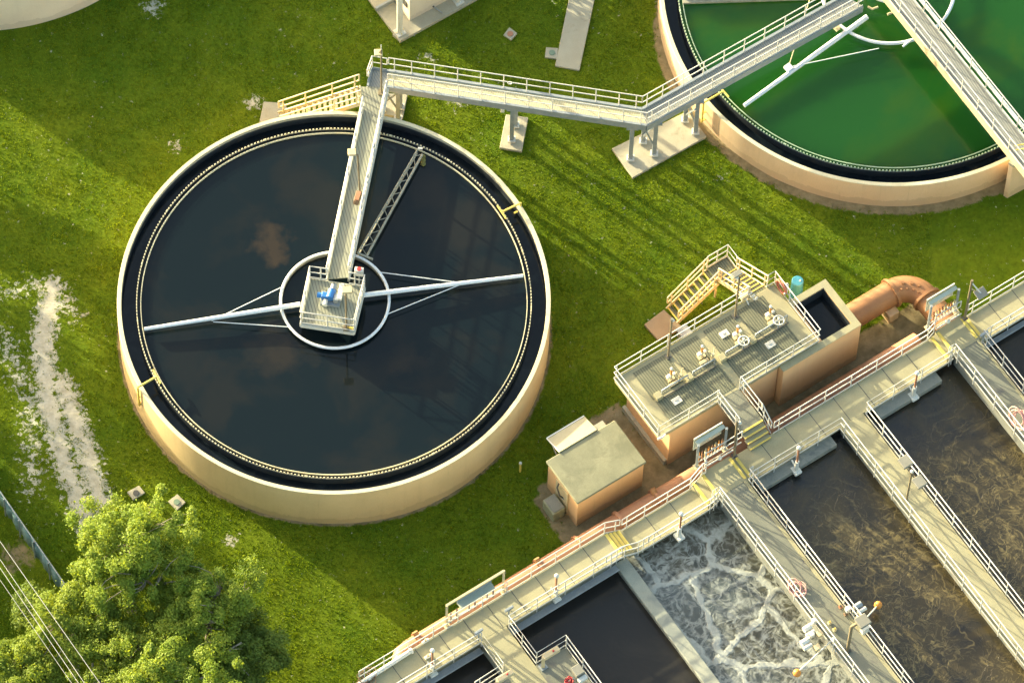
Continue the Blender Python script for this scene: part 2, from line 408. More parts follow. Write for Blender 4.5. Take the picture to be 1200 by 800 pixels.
POSTS = {}
def post_mesh(h, drop, mat, r_):
    k = (round(h, 2), round(drop, 2), mat.name, r_)
    if k not in POSTS: POSTS[k] = MB().tube([(0, 0, -drop), (0, 0, h)], r_, 6).mesh('post', mat)
    return POSTS[k]
def railing(parent, pts, h=1.05, space=1.25, mat=None, toe=True, drop=.0, r_=.024, ends=True, name='railing', toemat=None, toeh=.1):
    """pts: foot line of the railing. Rails in one mesh, each post a sub-part."""
    mat = mat or RAILM; pts = [Vector(p) for p in pts]; mb = MB()
    for k in (h, h*.52): mb.tube([p+Vector((0, 0, k)) for p in pts], r_, 6)
    if ends:
        for p in (pts[0], pts[-1]): mb.tube([p+Vector((0, 0, h*.52)), p+Vector((0, 0, h))], r_, 6)
    rl = mb.build(name, mat, parent)
    if toe:
        t = MB()
        for a, b in zip(pts, pts[1:]): t.beam(a+Vector((0, 0, toeh/2+.01)), b+Vector((0, 0, toeh/2+.01)), .014, toeh)
        t.build('toe_plate', toemat or mat, rl)
    pm = post_mesh(h, drop, mat, r_*.95)
    for a, b in zip(pts, pts[1:]):
        ln = (b-a).length; n = max(1, round(ln/space))
        for i in range(n+(1 if b is pts[-1] else 0)):
            t = min(max(i/n, .02), .98) if n else 0
            if i == 0 and a is pts[0]: t = min(.25/ln, .5) if ends else 0
            if i == n: t = 1-min(.25/ln, .5) if ends else 1
            copy_of(pm, 'post', a.lerp(b, t), rl)
    return rl

# ================================================================ GROUND
SOILPTS = []
def soil_masks(x, y):
    """0..1 sand and mud masks, arrays"""
    def seg(pts, w):
        d = np.full(x.shape, 1e9)
        for a, b in zip(pts, pts[1:]):
            ax, ay = a[0], a[1]; bx, by = b[0]-a[0], b[1]-a[1]
            t = np.clip(((x-ax)*bx+(y-ay)*by)/(bx*bx+by*by), 0, 1)
            d = np.minimum(d, np.hypot(x-ax-t*bx, y-ay-t*by))
        return np.clip(1-d/w, 0, 1)
    g = lambda px, py: at(px, py, 0)
    sand = seg([g(62, 335), g(50, 400), g(55, 470), g(75, 540), g(105, 620)], .85)
    sand = np.maximum(sand, .95*seg([g(72, 450), g(98, 520), g(118, 590)], .9))
    sand = np.maximum(sand, .5*seg([g(0, 345), g(60, 330), g(92, 370)], .8))
    sand = np.maximum(sand, .5*seg([g(5, 400), g(35, 470), g(40, 570)], 1.1))
    for p, w, k in (((297, 120), .5, .75), ((180, 8), .7, .6), ((205, 170), .5, .5), ((270, 632), .45, .6), ((330, 38), .3, .5), ((845, 210), .4, .4), ((500, 68), .5, .5), ((535, 118), .5, .55), ((90, 690), .6, .6)):
        q = g(*p); sand = np.maximum(sand, k*np.clip(1-np.hypot(x-q.x, y-q.y)/w, 0, 1)**.5)
    mud = np.zeros(x.shape)
    d = np.hypot(x-T2[0], y-T2[1])-T2R
    lower = np.clip((T2[1]+1-y)/4, 0, 1)
    mud = np.maximum(mud, .95*np.clip(1-d/.8, 0, 1)*lower+.2*np.clip(1-d/.5, 0, 1))
    d1 = np.hypot(x, y)-9.0
    mud = np.maximum(mud, .75*np.clip(1-d1/.35, 0, 1))
    u = (x-ORG.x)*DU.x+(y-ORG.y)*DU.y; w = (x-ORG.x)*DW.x+(y-ORG.y)*DW.y
    def rect(u0, u1, w0, w1, s):
        return np.clip(1-np.maximum(np.maximum(u0-u, u-u1), np.maximum(w0-w, w-w1))/s, 0, 1)
    mud = np.maximum(mud, rect(-9, 5.6, -2.6, 2, .6))
    mud = np.maximum(mud, rect(-12.6, -8, -4.2, 1, .5))
    mud = np.maximum(mud, .8*rect(-9.2, -8, -5.6, 0, .6))
    mud = np.maximum(mud, .7*rect(-13.2, -12.4, -4, -1.8, .35))
    q = g(115, 760); mud = np.maximum(mud, .5*np.clip(1-np.hypot(x-q.x, y-q.y)/3.5, 0, 1))
    q = g(20, 650); mud = np.maximum(mud, .7*np.clip(1-np.hypot(x-q.x, y-q.y)/2.0, 0, 1))
    return sand, mud
T1 = (0.0, 0.0); T1R, T1H = 9.0, 2.76
T2 = (15.5753-TX, 132.4201-TY); T2R, T2H = 9.8, 1.72
T3 = (-16.2, 22.88)

def ground_h(x, y):
    return .03*np.sin(x*.9+1.3)*np.cos(y*.8)+.025*np.sin(x*.33+y*.41)
def make_ground():
    def axis(lo, hi, st, far):
        c = np.arange(lo, hi, st); out = []; d = 1.0; v = hi
        while v < far: d *= 1.6; v += d; out.append(v)
        ou2 = []; d = 1.0; v = lo
        while v > -far: d *= 1.6; v -= d; ou2.append(v)
        return np.array(ou2[::-1]+list(c)+[hi]+out)
    xs = axis(-17, 26, .16, 700); ys = axis(-21, 20, .16, 700)
    X, Y = np.meshgrid(xs, ys); x = X.ravel(); y = Y.ravel()
    z = ground_h(x, y)*((np.abs(x) < 40) & (np.abs(y) < 40)) - .03
    nx, ny = len(xs), len(ys)
    me = bpy.data.meshes.new('ground'); me.vertices.add(nx*ny)
    me.vertices.foreach_set('co', np.stack([x, y, z], 1).ravel())
    i = np.arange((nx-1)*(ny-1)); r_, c_ = i//(nx-1), i % (nx-1); a = r_*nx+c_
    q = np.stack([a, a+1, a+nx+1, a+nx], 1).ravel()
    me.loops.add(len(q)); me.loops.foreach_set('vertex_index', q)
    me.polygons.add(len(i)); me.polygons.foreach_set('loop_start', np.arange(len(i))*4); me.polygons.foreach_set('loop_total', np.full(len(i), 4))
    me.polygons.foreach_set('use_smooth', np.ones(len(i), bool))
    me.update(); me.validate()
    s, m = soil_masks(x, y)
    at_ = me.color_attributes.new('soil', 'FLOAT_COLOR', 'POINT')
    at_.data.foreach_set('color', np.stack([s, m, s*0, s*0+1], 1).ravel())
    me.materials.append(GROUND)
    o = bpy.data.objects.new('ground', me); COL.objects.link(o); struct('ground', o)
make_ground()

def tri_mesh(name, P, mat):
    """P: (n,3,3) or (n,4,3) array of faces"""
    n, k = P.shape[:2]
    me = bpy.data.meshes.new(name); me.vertices.add(n*k); me.vertices.foreach_set('co', P.astype(np.float32).ravel())
    me.loops.add(n*k); me.loops.foreach_set('vertex_index', np.arange(n*k))
    me.polygons.add(n); me.polygons.foreach_set('loop_start', np.arange(n)*k); me.polygons.foreach_set('loop_total', np.full(n, k))
    me.materials.append(mat); me.update(); return me

def vnoise(x, y, s, seed):
    """cheap value noise"""
    r_ = np.random.default_rng(seed).random((256, 256)); u = x/s+1000; v = y/s+1000
    i = np.floor(u).astype(int); j = np.floor(v).astype(int); fu = u-i; fv = v-j
    fu = fu*fu*(3-2*fu); fv = fv*fv*(3-2*fv); i &= 255; j &= 255; i1 = (i+1) & 255; j1 = (j+1) & 255
    return (r_[i, j]*(1-fu)+r_[i1, j]*fu)*(1-fv)+(r_[i, j1]*(1-fu)+r_[i1, j1]*fu)*fv

def make_grass(n=520000):
    x = RNG.uniform(-17, 25, n); y = RNG.uniform(-20, 19, n)
    s, m = soil_masks(x, y)
    u = (x-ORG.x)*DU.x+(y-ORG.y)*DU.y; w = (x-ORG.x)*DW.x+(y-ORG.y)*DW.y
    cl = vnoise(x, y, .35, 3)*.5+vnoise(x, y, 1.3, 4)*.3+vnoise(x, y, 4.1, 5)*.2
    bad = (np.hypot(x, y) < 9.05) | (np.hypot(x-T2[0], y-T2[1]) < T2R+.03) | (np.hypot(x-T3[0], y-T3[1]) < 9.05)
    bad |= (w > -.1) | ((s+.9*vnoise(x, y, .25, 8)) > 1.15) | ((m+.7*vnoise(x, y, .2, 9)) > .9)
    for poly in NOGRASS:
        ins = np.ones(n, bool); a = sum(poly[i][0]*poly[(i+1) % 4][1]-poly[(i+1) % 4][0]*poly[i][1] for i in range(4))
        for i in range(4):
            p, q = poly[i], poly[(i+1) % 4]
            cr = (q[0]-p[0])*(y-p[1])-(q[1]-p[1])*(x-p[0]); ins &= (cr*a > 0)
        bad |= ins
    keep = ~bad & (RNG.random(n) < .35+cl)
    x, y, cl = x[keep], y[keep], cl[keep]; n = len(x)
    h = (.025+.075*cl*RNG.uniform(.5, 1.3, n)); th = RNG.uniform(0, 2*PI, n); wd = RNG.uniform(.012, .03, n)
    lean = RNG.uniform(0, .07, n); la = RNG.uniform(0, 2*PI, n); z = ground_h(x, y)-.035
    P = np.empty((n, 3, 3))
    P[:, 0] = np.stack([x-wd*np.cos(th), y-wd*np.sin(th), z], 1)
    P[:, 1] = np.stack([x+wd*np.cos(th), y+wd*np.sin(th), z], 1)
    P[:, 2] = np.stack([x+lean*np.cos(la), y+lean*np.sin(la), z+h], 1)
    o = bpy.data.objects.new('grass', tri_mesh('grass', P, BLADE)); COL.objects.link(o)
    o['kind'] = 'stuff'; o['label'] = 'short green grass of the lawn between the tanks'; o['category'] = 'grass'

NOGRASS = []
def slab_poly(pxs, z): return [tuple(at(a, b, z)[:2]) for a, b in pxs]

# ================================================================ ROUND TANKS
def tank(c, rad, H, water_m, wall_m, label, wz=.25, inner=True, name='round_tank', ringm=None, inmat=None):
    t = thing(name, (c[0], c[1], 0), label, 'tank')
    MB().lathe(c, [(rad, -.2), (rad, H-.03)], 160).build('wall', wall_m, t)
    MB().lathe(c, [(rad, H-.03), (rad-.015, H), (rad-.17, H), (rad-.18, H-.02)], 160).build('rim', RIM, t)
    MB().lathe(c, [(rad-.18, H-.02), (rad-.18, H-.2)], 160).build('stain_band', CONCP if rad < 9.5 else SLIME, t)
    MB().lathe(c, [(rad-.18, H-.2), (rad-.18, H-1.1)], 160).build('inner_wall', inmat or SLIME, t)
    lr = rad-.81
    MB().lathe(c, [(lr-.025, H-1.6), (lr-.025, H-.19), (lr+.025, H-.19), (lr+.025, H-1.1)], 160).build('launder_wall', SLIME, t)
    if inner:
        w = MB(); nt_ = int(2*PI*lr/.15); w.lathe(c, [(lr-.004, H-.165), (lr+.004, H-.165)], nt_*2)
        for i in range(nt_):
            a = 2*PI*i/nt_
            if i % 18 == 0: sz = (.045, .13, .1)
            else: sz = (.038, .065, .09)
            k0 = len(w.v); w.box((c[0]+(lr)*math.cos(a), c[1]+(lr)*math.sin(a), H-.115), sz, Vector((math.cos(a), math.sin(a), 0)))
            w.f.append((k0, k0+1, i*4)); w.sm.append(False)   # each tooth grows out of the thin ring
        w.build('weir_plate', ringm or RIM, t)
        br = rad-.98
        MB().lathe(c, [(br-.016, H-wz-.05), (br-.016, H-.15), (br+.016, H-.15), (br+.016, H-wz-.05)], 160).build('scum_baffle', ringm or RIM, t)
    o = MB().disc(c, lr-.02, H-wz).build('water', water_m); struct('water', o)
    o = MB().lathe(c, [(lr+.02, H-.62), (rad-.17, H-.62)], 160).build('water', WATERC); struct('water', o)
    return t
t1 = tank(T1, T1R, T1H, WATER1, TANK1, 'large tan round tank of nearly black water, left of centre')
t2 = tank(T2, T2R, T2H, WATER2, TANK2, 'tan round tank of green water at the upper right', wz=.2,
          ringm=surf('greenish_ring', (.35, .5, .3), (.5, .62, .45), 2, .6, .1, .004))
t3 = tank(T3, 9.0, 2.8, WATER1, TANK3, 'pale cream round tank cut off by the top left corner', inner=True)

# ---- feedwell ring, arms and stays
def arm(t, p, q, r0, r1, mat=WPIPE, name='feed_pipe'):
    return MB().tube([p, q], r0, 10, True, r1).build(name, mat, t)
wz1 = T1H-.25
me = thing('rotating_scraper', (0, 0, wz1), 'white rotating arm with ring and stays over the dark water', 'scraper')
ringc = at(392.5, 351.5, wz1+.22)
def ringpts(c, rad, z, n=72, a0=0, a1=2*PI):
    return [(c[0]+rad*math.cos(a0+(a1-a0)*i/n), c[1]+rad*math.sin(a0+(a1-a0)*i/n), z) for i in range(n+1)]
MB().tube(ringpts(ringc, 2.25, wz1+.22), .065, 8, False).build('ring', WPIPE, me)
MB().lathe(ringc, [(2.2, wz1+.2), (2.2, wz1-.4)], 72).build('feedwell_skirt', GREYB, me)
arm(me, at(169, 385.5, wz1+.25), at(352, 356.5, wz1+.42), .075, .11)
arm(me, at(613, 323, wz1+.25), at(424, 346, wz1+.42), .075, .11)
for a, b in (((445, 319), (538, 331)), ((454, 368), (538, 334)), ((248, 376), (330, 336.5)), ((250, 377), (338, 383))):
    MB().tube([at(*a, wz1+.25), at(*b, wz1+.3)], .02, 6).build('stay_rod', WPIPE, me)
MB().tube([(0, 0, wz1-.6), (0, 0, 3.05)], .42, 20).build('centre_column', GREYB, me)

sk = thing('skimmer_truss', at(455, 240, wz1), 'grey lattice skimmer boom lying just over the dark water', 'skimmer')
a0, a1 = at(489, 176, wz1+.28), at(419, 297, wz1+.28); b0, b1 = at(495, 181, wz1+.28), at(430, 299.5, wz1+.28)
MB().tube([a0, a1], .04, 6).build('chord', TRUSS, sk); MB().tube([b0, b1], .05, 6).build('chord', TRUSS, sk)
lw = MB(); nn = 16
for i in range(nn):
    p = a0.lerp(a1, i/nn) if i % 2 else b0.lerp(b1, i/nn); q = b0.lerp(b1, (i+1)/nn) if i % 2 else a0.lerp(a1, (i+1)/nn)
    lw.tube([p, q], .018, 5)
lw.build('lacing', TRUSS, sk)
dn = Vector((0, 0, -.28)); lw = MB().tube([a0+dn, a1+dn], .03, 6)
for i in range(nn): lw.tube([a0.lerp(a1, i/nn), (a0+dn).lerp(a1+dn, i/nn)], .015, 5)
lw.build('lower_chord', TRUSS, sk)
for i in range(3):
    p = at(496, 184+i*4, wz1+.06); MB().ball(p, .11, 6, 1, 1.2, .5).build('scum_clump', MOSS, sk)
MB().beam(at(420, 297, wz1+.25), at(437, 304, wz1+.25), .07, .1).build('end_bar', TRUSS, sk)
# small gauge on the weir
gg = thing('weir_gauge', at(492, 174, T1H-.1), 'small white gauge standing on the weir above the lattice boom', 'gauge')
MB().tube([at(492.5, 174, T1H-.15), at(492.5, 174, T1H+.4)], .03, 6).build('stem', WHITE, gg)
MB().box(at(492.5, 174, T1H+.42), (.2, .08, .06)).build('head', WHITE, gg)

# ---- green tank internals
c2r = Vector((T2[0], T2[1], 0)); wz2 = T2H-.2
g = thing('rotating_scraper', (T2[0], T2[1], wz2), 'white ring and arm over the green water', 'scraper')
MB().tube(ringpts(c2r, 2.9, wz2+.3), .075, 8, False).build('ring', WPIPE, g)
MB().tube(ringpts(c2r, .95, wz2+.5), .06, 8, False).build('inner_ring', WPIPE, g)
MB().tube([(T2[0], T2[1], wz2-.5), (T2[0], T2[1], 3.0)], .4, 20).build('centre_column', GREYB, g)
arm(g, at(872, 124, wz2+.22), at(1016, 20, wz2+.35), .09, .12)
d_ = (at(872, 124, wz2+.3)-at(1016, 20, wz2+.3)); d_.normalize()
MB().tube([at(924, 79, wz2+.35), at(1030, 57, wz2+.35)], .022, 6).build('stay_rod', WPIPE, g)
MB().tube([at(924, 79, wz2+.35), at(960, -35, wz2+1.2)], .022, 6).build('stay_rod', CREAM, g)
MB().box(at(924, 79.5, wz2+.35), (.3, .3, .16), d_).build('clamp', WPIPE, g)
MB().box(at(979, 31, wz2+.45), (.22, .4, .2), d_).build('clamp', CREAM, g)
MB().tube([at(1058, 55, wz2+.3), at(1068, 47, wz2+.45)], .05, 8).build('stub_pipe', WPIPE, g)
MB().tube([at(1040, 17, wz2+.5), at(1049, 14, wz2+.5), at(1052, 9, wz2+.5)], .05, 8).build('stub_pipe', CREAM, g)
MB().tube([at(1017, 8, wz2+.5), at(1022, 11, wz2+.5), at(1029, 8.5, wz2+.5)], .05, 8).build('stub_pipe', CREAM, g)
arm(g, at(1060, -35, wz2+.35), at(1200, -135, wz2+.22), .12, .09)
# skimmer beach at top left of green tank
sb = thing('scum_beach', at(850, -6, wz2), 'dark stained beam along the far edge of the green water', 'beam')
MB().beam(at(800, 1, wz2+.1), at(985, -5, wz2+.1), .3, .12).build('beam', TRUSS, sb)
MB().beam(at(800, -5, wz2+.3), at(985, -11, wz2+.3), .06, .3).build('plate', GALV, sb)

# ---- yellow brackets
def bracket(tip, corner, zt, zb, wdir, label):
    c = at(*corner, zt); tp = at(*tip, zt-.05)
    t = thing('weir_bracket', (c.x, c.y, zb), label, 'bracket', 'yellow brackets reaching over tank walls')
    MB().tube([(c.x, c.y, zb), (c.x, c.y, zt)], .045, 8).build('upright', YELL, t)
    MB().tube([(c.x, c.y, zt), tp], .045, 8).build('arm', YELL, t)
    d = (Vector((tp.x, tp.y, 0))-Vector((wdir[0], wdir[1], 0))).normalized(); tg = Vector((-d.y, d.x, 0))
    MB().tube([tp-tg*.35, tp+tg*.35], .045, 8).build('tee', YELL, t)
    inn = (tp-Vector((c.x, c.y, tp.z))).normalized()
    for zz in (zb+.1, zb+.75): MB().beam((c.x, c.y, zz), Vector((c.x, c.y, zz))+inn*.3, .08, .06).build('wall_lug', YELL, t)
    return t
bracket((184, 441), (161.5, 453.5), 2.98, 1.35, T1, 'yellow bracket on the lower left of the dark tank')
bracket((588, 248.5), (610, 238), 2.98, 1.6, T1, 'yellow bracket on the right rim of the dark tank')
bracket((848, 107), (824.5, 120.5), 1.95, .3, T2, 'yellow bracket on the green tank below the bridge')

# ================================================================ WALKWAYS OVER TANK 1
DZ = 3.3
V3 = Vector
LABCOUNT = 0
def deck_poly(parent, pts, z, th, mat, name='deck'):
    return MB().prism([tuple(p[:2]) for p in pts], z-th, z).build(name, mat, parent)
A0, A1 = at(431, 101, DZ), at(383, 327, DZ); B0, B1 = at(454.5, 103, DZ), at(408.5, 325, DZ)
tw = thing('tank_walkway', ((A0+A1+B0+B1)/4).to_tuple()[:2]+(DZ-.4,), 'straight grey walkway from the far rim to the centre of the dark tank', 'walkway')
deck_poly(tw, [A0, A1, B1, B0], DZ, .06, GRATEU)
for a, b in ((A0, A1), (B0, B1)):
    MB().beam(a-V3((0, 0, .2)), b-V3((0, 0, .2)), .09, .36).build('girder', WHITE, tw)
railing(tw, [A0+V3((0, 0, 0))+(A1-A0)*.12, A1], space=1.5, r_=.03)
railing(tw, [B0+(B1-B0)*.03, B1], space=1.5, r_=.03)
for k in range(6):
    p, q = A0.lerp(A1, (k+.5)/6), B0.lerp(B1, (k+.5)/6)
    MB().beam(p-V3((0, 0, .22)), q-V3((0, 0, .22)), .08, .14).build('cross_member', GALV, tw)

# platform
PL = [at(352, 379, DZ), at(415, 388.5, DZ), at(427.5, 336, DZ), at(363.5, 326, DZ)]
pc = sum((p for p in PL), V3((0, 0, 0)))/4
pf = thing('centre_platform', (pc.x, pc.y, DZ-.4), 'square railed platform over the centre of the dark tank', 'platform')
deck_poly(pf, PL, DZ-.004, .06, GRATEU)
for i in range(4):
    MB().beam(PL[i]-V3((0, 0, .16)), PL[(i+1) % 4]-V3((0, 0, .16)), .07, .24).build('edge_beam', WHITE, pf)
railing(pf, [at(383, 328.8, DZ), PL[3], PL[0], PL[1], PL[2], at(409, 333, DZ)], space=1.05, r_=.03, toeh=.12)
# drive unit
c = at(388, 352, DZ)
dr = thing('drive_motor', c, 'blue and silver drive motor on the centre platform of the dark tank', 'motor')
e1 = (PL[1]-PL[0]).normalized(); e2 = (PL[3]-PL[0]).normalized()
MB().box(c+V3((0, 0, .08)), (.8, .6, .14), e1).build('base_plate', GALV, dr)
MB().tube([c+e1*-.05+e2*-.1+V3((0, 0, .35)), c+e1*.0+e2*.3+V3((0, 0, .35))], .17, 14).build('gearbox', BLUE, dr, .01)
MB().box(c+e1*-.22+V3((0, 0, .3)), (.34, .24, .3), e1).build('motor_body', BLUE, dr, .02)
MB().tube([c+e1*-.36+V3((0, 0, .33)), c+e1*-.58+V3((0, 0, .33))], .12, 12).build('end_cap', BLUE, dr)
MB().tube([c+e1*-.2+e2*-.16+V3((0, 0, .28)), c+e1*-.18+e2*-.42+V3((0, 0, .28))], .1, 12).build('side_cap', WHITE, dr)
MB().tube([c+e1*.02+e2*.33+V3((0, 0, .34)), c+e1*.02+e2*.56+V3((0, 0, .34))], .13, 12).build('reducer', GALV, dr)
MB().box(c+e1*.36+e2*.25+V3((0, 0, .4)), (.2, .75, .16), e1).build('chain_guard', WHITE, dr, .02)
MB().box(c+e1*.22+e2*-.05+V3((0, 0, .32)), (.2, .3, .3), e1).build('bearing_block', GALV, dr, .02)
cb = at(421, 331, DZ)
cx = thing('control_box', cb, 'white control box with red button at a platform corner', 'control box')
MB().box(cb+V3((0, 0, .95)), (.36, .2, .45), e1).build('cabinet', WHITE, cx, .01)
MB().beam(cb, cb+V3((0, 0, .75)), .06, .06).build('stand', GALV, cx)
MB().tube([cb+e2*0+V3((0, 0, 1.17)), cb+V3((0, 0, 1.22))], .09, 12).build('button', REDM, cx)
yc = at(410, 385.2, DZ)
yx = thing('yellow_tray', yc, 'small yellow tray at the near rail of the centre platform', 'tray')
MB().box(yc+V3((0, 0, .05)), (.26, .12, .05), e1).build('tray', YELL, yx); MB().box(yc+V3((0, 0, .09)), (.28, .02, .04), e1).build('lip', YELL, yx)

# ---- lamp posts
def lamp_post(px, py, z, h, label, head=((-.05, 0, 0),), lean=(0, 0), size=(.34, .3, .14), mat=CREAM, small=True, arm_=None, group='lamp posts on the walkways', r_=.04, pm=POLE):
    b = at(px, py, z); top = b+V3((lean[0], lean[1], h))
    t = thing('lamp_post', b, label, 'lamp', group)
    MB().tube([b+V3((0, 0, .02)), top], r_, 8).build('pole', pm, t)
    MB().box(b+V3((0, 0, .04)), (.26, .26, .07)).build('base_plate', pm, t)
    for hx in head:
        hp = top+V3(hx)
        if (hp-top).length > .12: MB().tube([top-V3((0, 0, .06)), hp], .022, 6).build('arm', pm, t)
        hd = MB().box(hp, size, DU if not small else V3((1, .1, 0))).build('lamp_head', mat, t, .015)
        MB().box(hp-V3((0, 0, size[2]/2+.012)), (size[0]*.8, size[1]*.75, .02), DU if not small else V3((1, .1, 0))).build('lens', GALV, hd)
    return t
lamp_post(447, 109, DZ, 3.6, 'lamp post at the bridge landing beside the far rim', head=((-.12, .05, -.35),))
for o in [bpy.data.objects['lamp_post']]:
    MB().tube([at(447, 109, DZ)+V3((0, 0, 3.55)), at(447, 109, DZ)+V3((0, 0, 4.0))], .02, 6).build('spike', WHITE, o)
lamp_post(422, 228, DZ, 3.3, 'leaning lamp post halfway along the dark tank walkway', head=((-.24, .05, .1),), lean=(-.08, .05))
lamp_post(406, 385, DZ, 3.3, 'lamp post on the near edge of the centre platform', head=((.05, .05, .0),), size=(.42, .3, .14))
hc = at(419, 238, DZ)
hs = thing('rusty_bucket', hc, 'rusty red bracket box on the walkway rail of the dark tank', 'box')
MB().box(hc+V3((0, 0, .45)), (.22, .55, .3), V3((.97, -.22, 0))).build('housing', RUST, hs, .02)
MB().box(hc+V3((.02, .0, .62)), (.16, .4, .05), V3((.97, -.22, 0))).build('lid', PIPEB, hs)

# ================================================================ BRIDGE
def gpt(px, py, z=DZ): return at(px, py, z)
F0, F1, F2 = gpt(455.5, 83.5), gpt(752, 128.5), gpt(990, -5.5)
N0, N1, N2 = gpt(454.3, 101.5), gpt(757.5, 147), gpt(1011, 7.5)
lb = thing('bridge_landing', gpt(442, 92, 0), 'railed landing where the bridge meets the dark tank walkway', 'landing')
LD = [gpt(431, 101), gpt(436, 80.5), gpt(455.3, 83.5), gpt(454.4, 103)]
deck_poly(lb, LD, DZ+.004, .07, GRATEC)
for a, b in ((0, 1), (1, 2)): MB().beam(LD[a]-V3((0, 0, .12)), LD[b]-V3((0, 0, .12)), .09, .36).build('girder', GALV, lb)
railing(lb, [gpt(430.5, 97), LD[1], LD[2]-V3((.06, 0, 0))], space=.9, toe=True, toemat=GALV, toeh=.14)
br1 = thing('elevated_bridge', (F1+N1)/2-V3((0, 0, DZ)), 'pale grating bridge from the dark tank to the bend', 'bridge')
deck_poly(br1, [F0, F1, N1, N0], DZ, .06, GRATEB)
MB().beam(F0-V3((0, 0, .12)), F1-V3((0, 0, .12)), .11, .42).build('girder', GALV, br1)
MB().beam(N0-V3((0, 0, .16)), N1-V3((0, 0, .16)), .11, .42).build('girder', GALV, br1)
railing(br1, [F0+V3((0, 0, .06)), F1+V3((0, 0, .06))], space=1.0, toe=False)
railing(br1, [N0+V3((0, 0, .0)), N1], space=1.0, toe=False)
br2 = thing('elevated_bridge', (F1+N1)/2-V3((0, 0, DZ))+V3((1, .5, 0)), 'grey grating bridge from the bend out over the green water', 'bridge')
deck_poly(br2, [F1, F2, N2, N1], DZ-.002, .06, GRATEC)
MB().beam(F1-V3((0, 0, .12)), F2-V3((0, 0, .12)), .11, .42).build('girder', GALV, br2)
MB().beam(N1-V3((0, 0, .2)), N2-V3((0, 0, .2)), .11, .42).build('girder', GALV, br2)
railing(br2, [F1+V3((0, 0, .05)), F2], space=1.05, toe=False)
railing(br2, [N1, N2], space=1.05, toe=True, toemat=RAILM, toeh=.12)
# strip of sun-bleached plank between rail and girder, near side of leg two
off = (N2-N1).cross(V3((0, 0, 1))).normalized()
# ring eye on far girder
ey = gpt(597.5, 99, DZ+.05)
e = thing('ring_eye', ey, 'small white ring eye on the far girder of the bridge', 'ring')
MB().tube([ey+V3((.09*math.cos(a), 0, .12+.09*math.sin(a))) for a in [2*PI*i/12 for i in range(13)]], .022, 6).build('ring', WHITE, e)
MB().tube([ey, ey+V3((0, 0, .05))], .02, 6).build('stem', WHITE, e)
# columns
def column(px, py, ztop, label, parent_group='bridge support columns', r_=.09, gus=True):
    b = at(px, py, .14)
    t = thing('support_column', b, label, 'column', parent_group)
    MB().box((b.x, b.y, (b.z+ztop)/2), (2*r_, 2*r_*.9, ztop-b.z-.02)).build('shaft', GALV, t)
    MB().box((b.x, b.y, b.z+.06), (.34, .3, .09)).build('base_plate', WHITE, t)
    for k in range(4):
        a = PI/4+k*PI/2; MB().tube([(b.x+.14*math.cos(a), b.y+.12*math.sin(a), b.z+.1), (b.x+.14*math.cos(a), b.y+.12*math.sin(a), b.z+.19)], .02, 6).build('anchor_bolt', WHITE, t)
    if gus: MB().box((b.x, b.y, ztop-.08), (.5, .22, .14)).build('cap_plate', GALV, t)
    return t
ZC = DZ-.38
column(599.5, 164, ZC, 'near column on the small pad under the bridge')
column(604, 147, ZC, 'far column on the small pad under the bridge')
column(738.7, 186, ZC, 'leftmost column on the large pad below the bend')
column(766.5, 180.5, ZC, 'front column under the bend on the large pad')
column(753.5, 166, ZC, 'back column under the bend on the large pad')
column(803, 141, ZC, 'rear column on the large pad beside the green tank')
column(815, 155, ZC, 'column on the large pad nearest the green tank wall')
column(469, 126, ZC, 'right column at the pad behind the dark tank')
column(466.5, 140, ZC, 'near column close behind the dark tank rim')
column(448, 128, ZC, 'left column under the bridge landing', gus=False)
# braces
bc = thing('column_brace', at(760, 175, .1), 'crossed grey brace between columns under the bend', 'brace', 'crossed braces under the bridge')
MB().beam(at(753.5, 160, .7), at(766.5, 148, 2.6), .07, .07).build('brace_bar', GALV, bc); MB().beam(at(754, 148, 2.6), at(766.5, 171, .7), .07, .07).build('brace_bar', GALV, bc)
bc = thing('column_brace', at(468, 130, .1), 'crossed grey brace by the landing behind the dark tank', 'brace', 'crossed braces under the bridge')
MB().beam(at(449, 121, .5), at(468, 108, 2.7), .07, .07).build('brace_bar', GALV, bc); MB().beam(at(449, 104, 2.7), at(468, 131, .5), .07, .07).build('brace_bar', GALV, bc)
bc = thing('column_brace', at(809, 148, .1), 'crossed grey brace beside the green tank wall', 'brace', 'crossed braces under the bridge')
MB().beam(at(803, 135, .6), at(815, 128, 2.6), .07, .07).build('brace_bar', GALV, bc); MB().beam(at(803, 112, 2.6), at(815, 146, .7), .07, .07).build('brace_bar', GALV, bc)
# floodlight hung below bridge
fl = at(589, 128, 2.2)
t = thing('hanging_lamp', fl, 'white lamp hanging under the bridge beside a column', 'lamp')
MB().box(fl, (.16, .14, .4)).build('housing', WHITE, t, .02); MB().tube([fl+V3((.05, .1, .2)), fl+V3((.12, .3, .9))], .02, 6).build('bracket', WHITE, t)

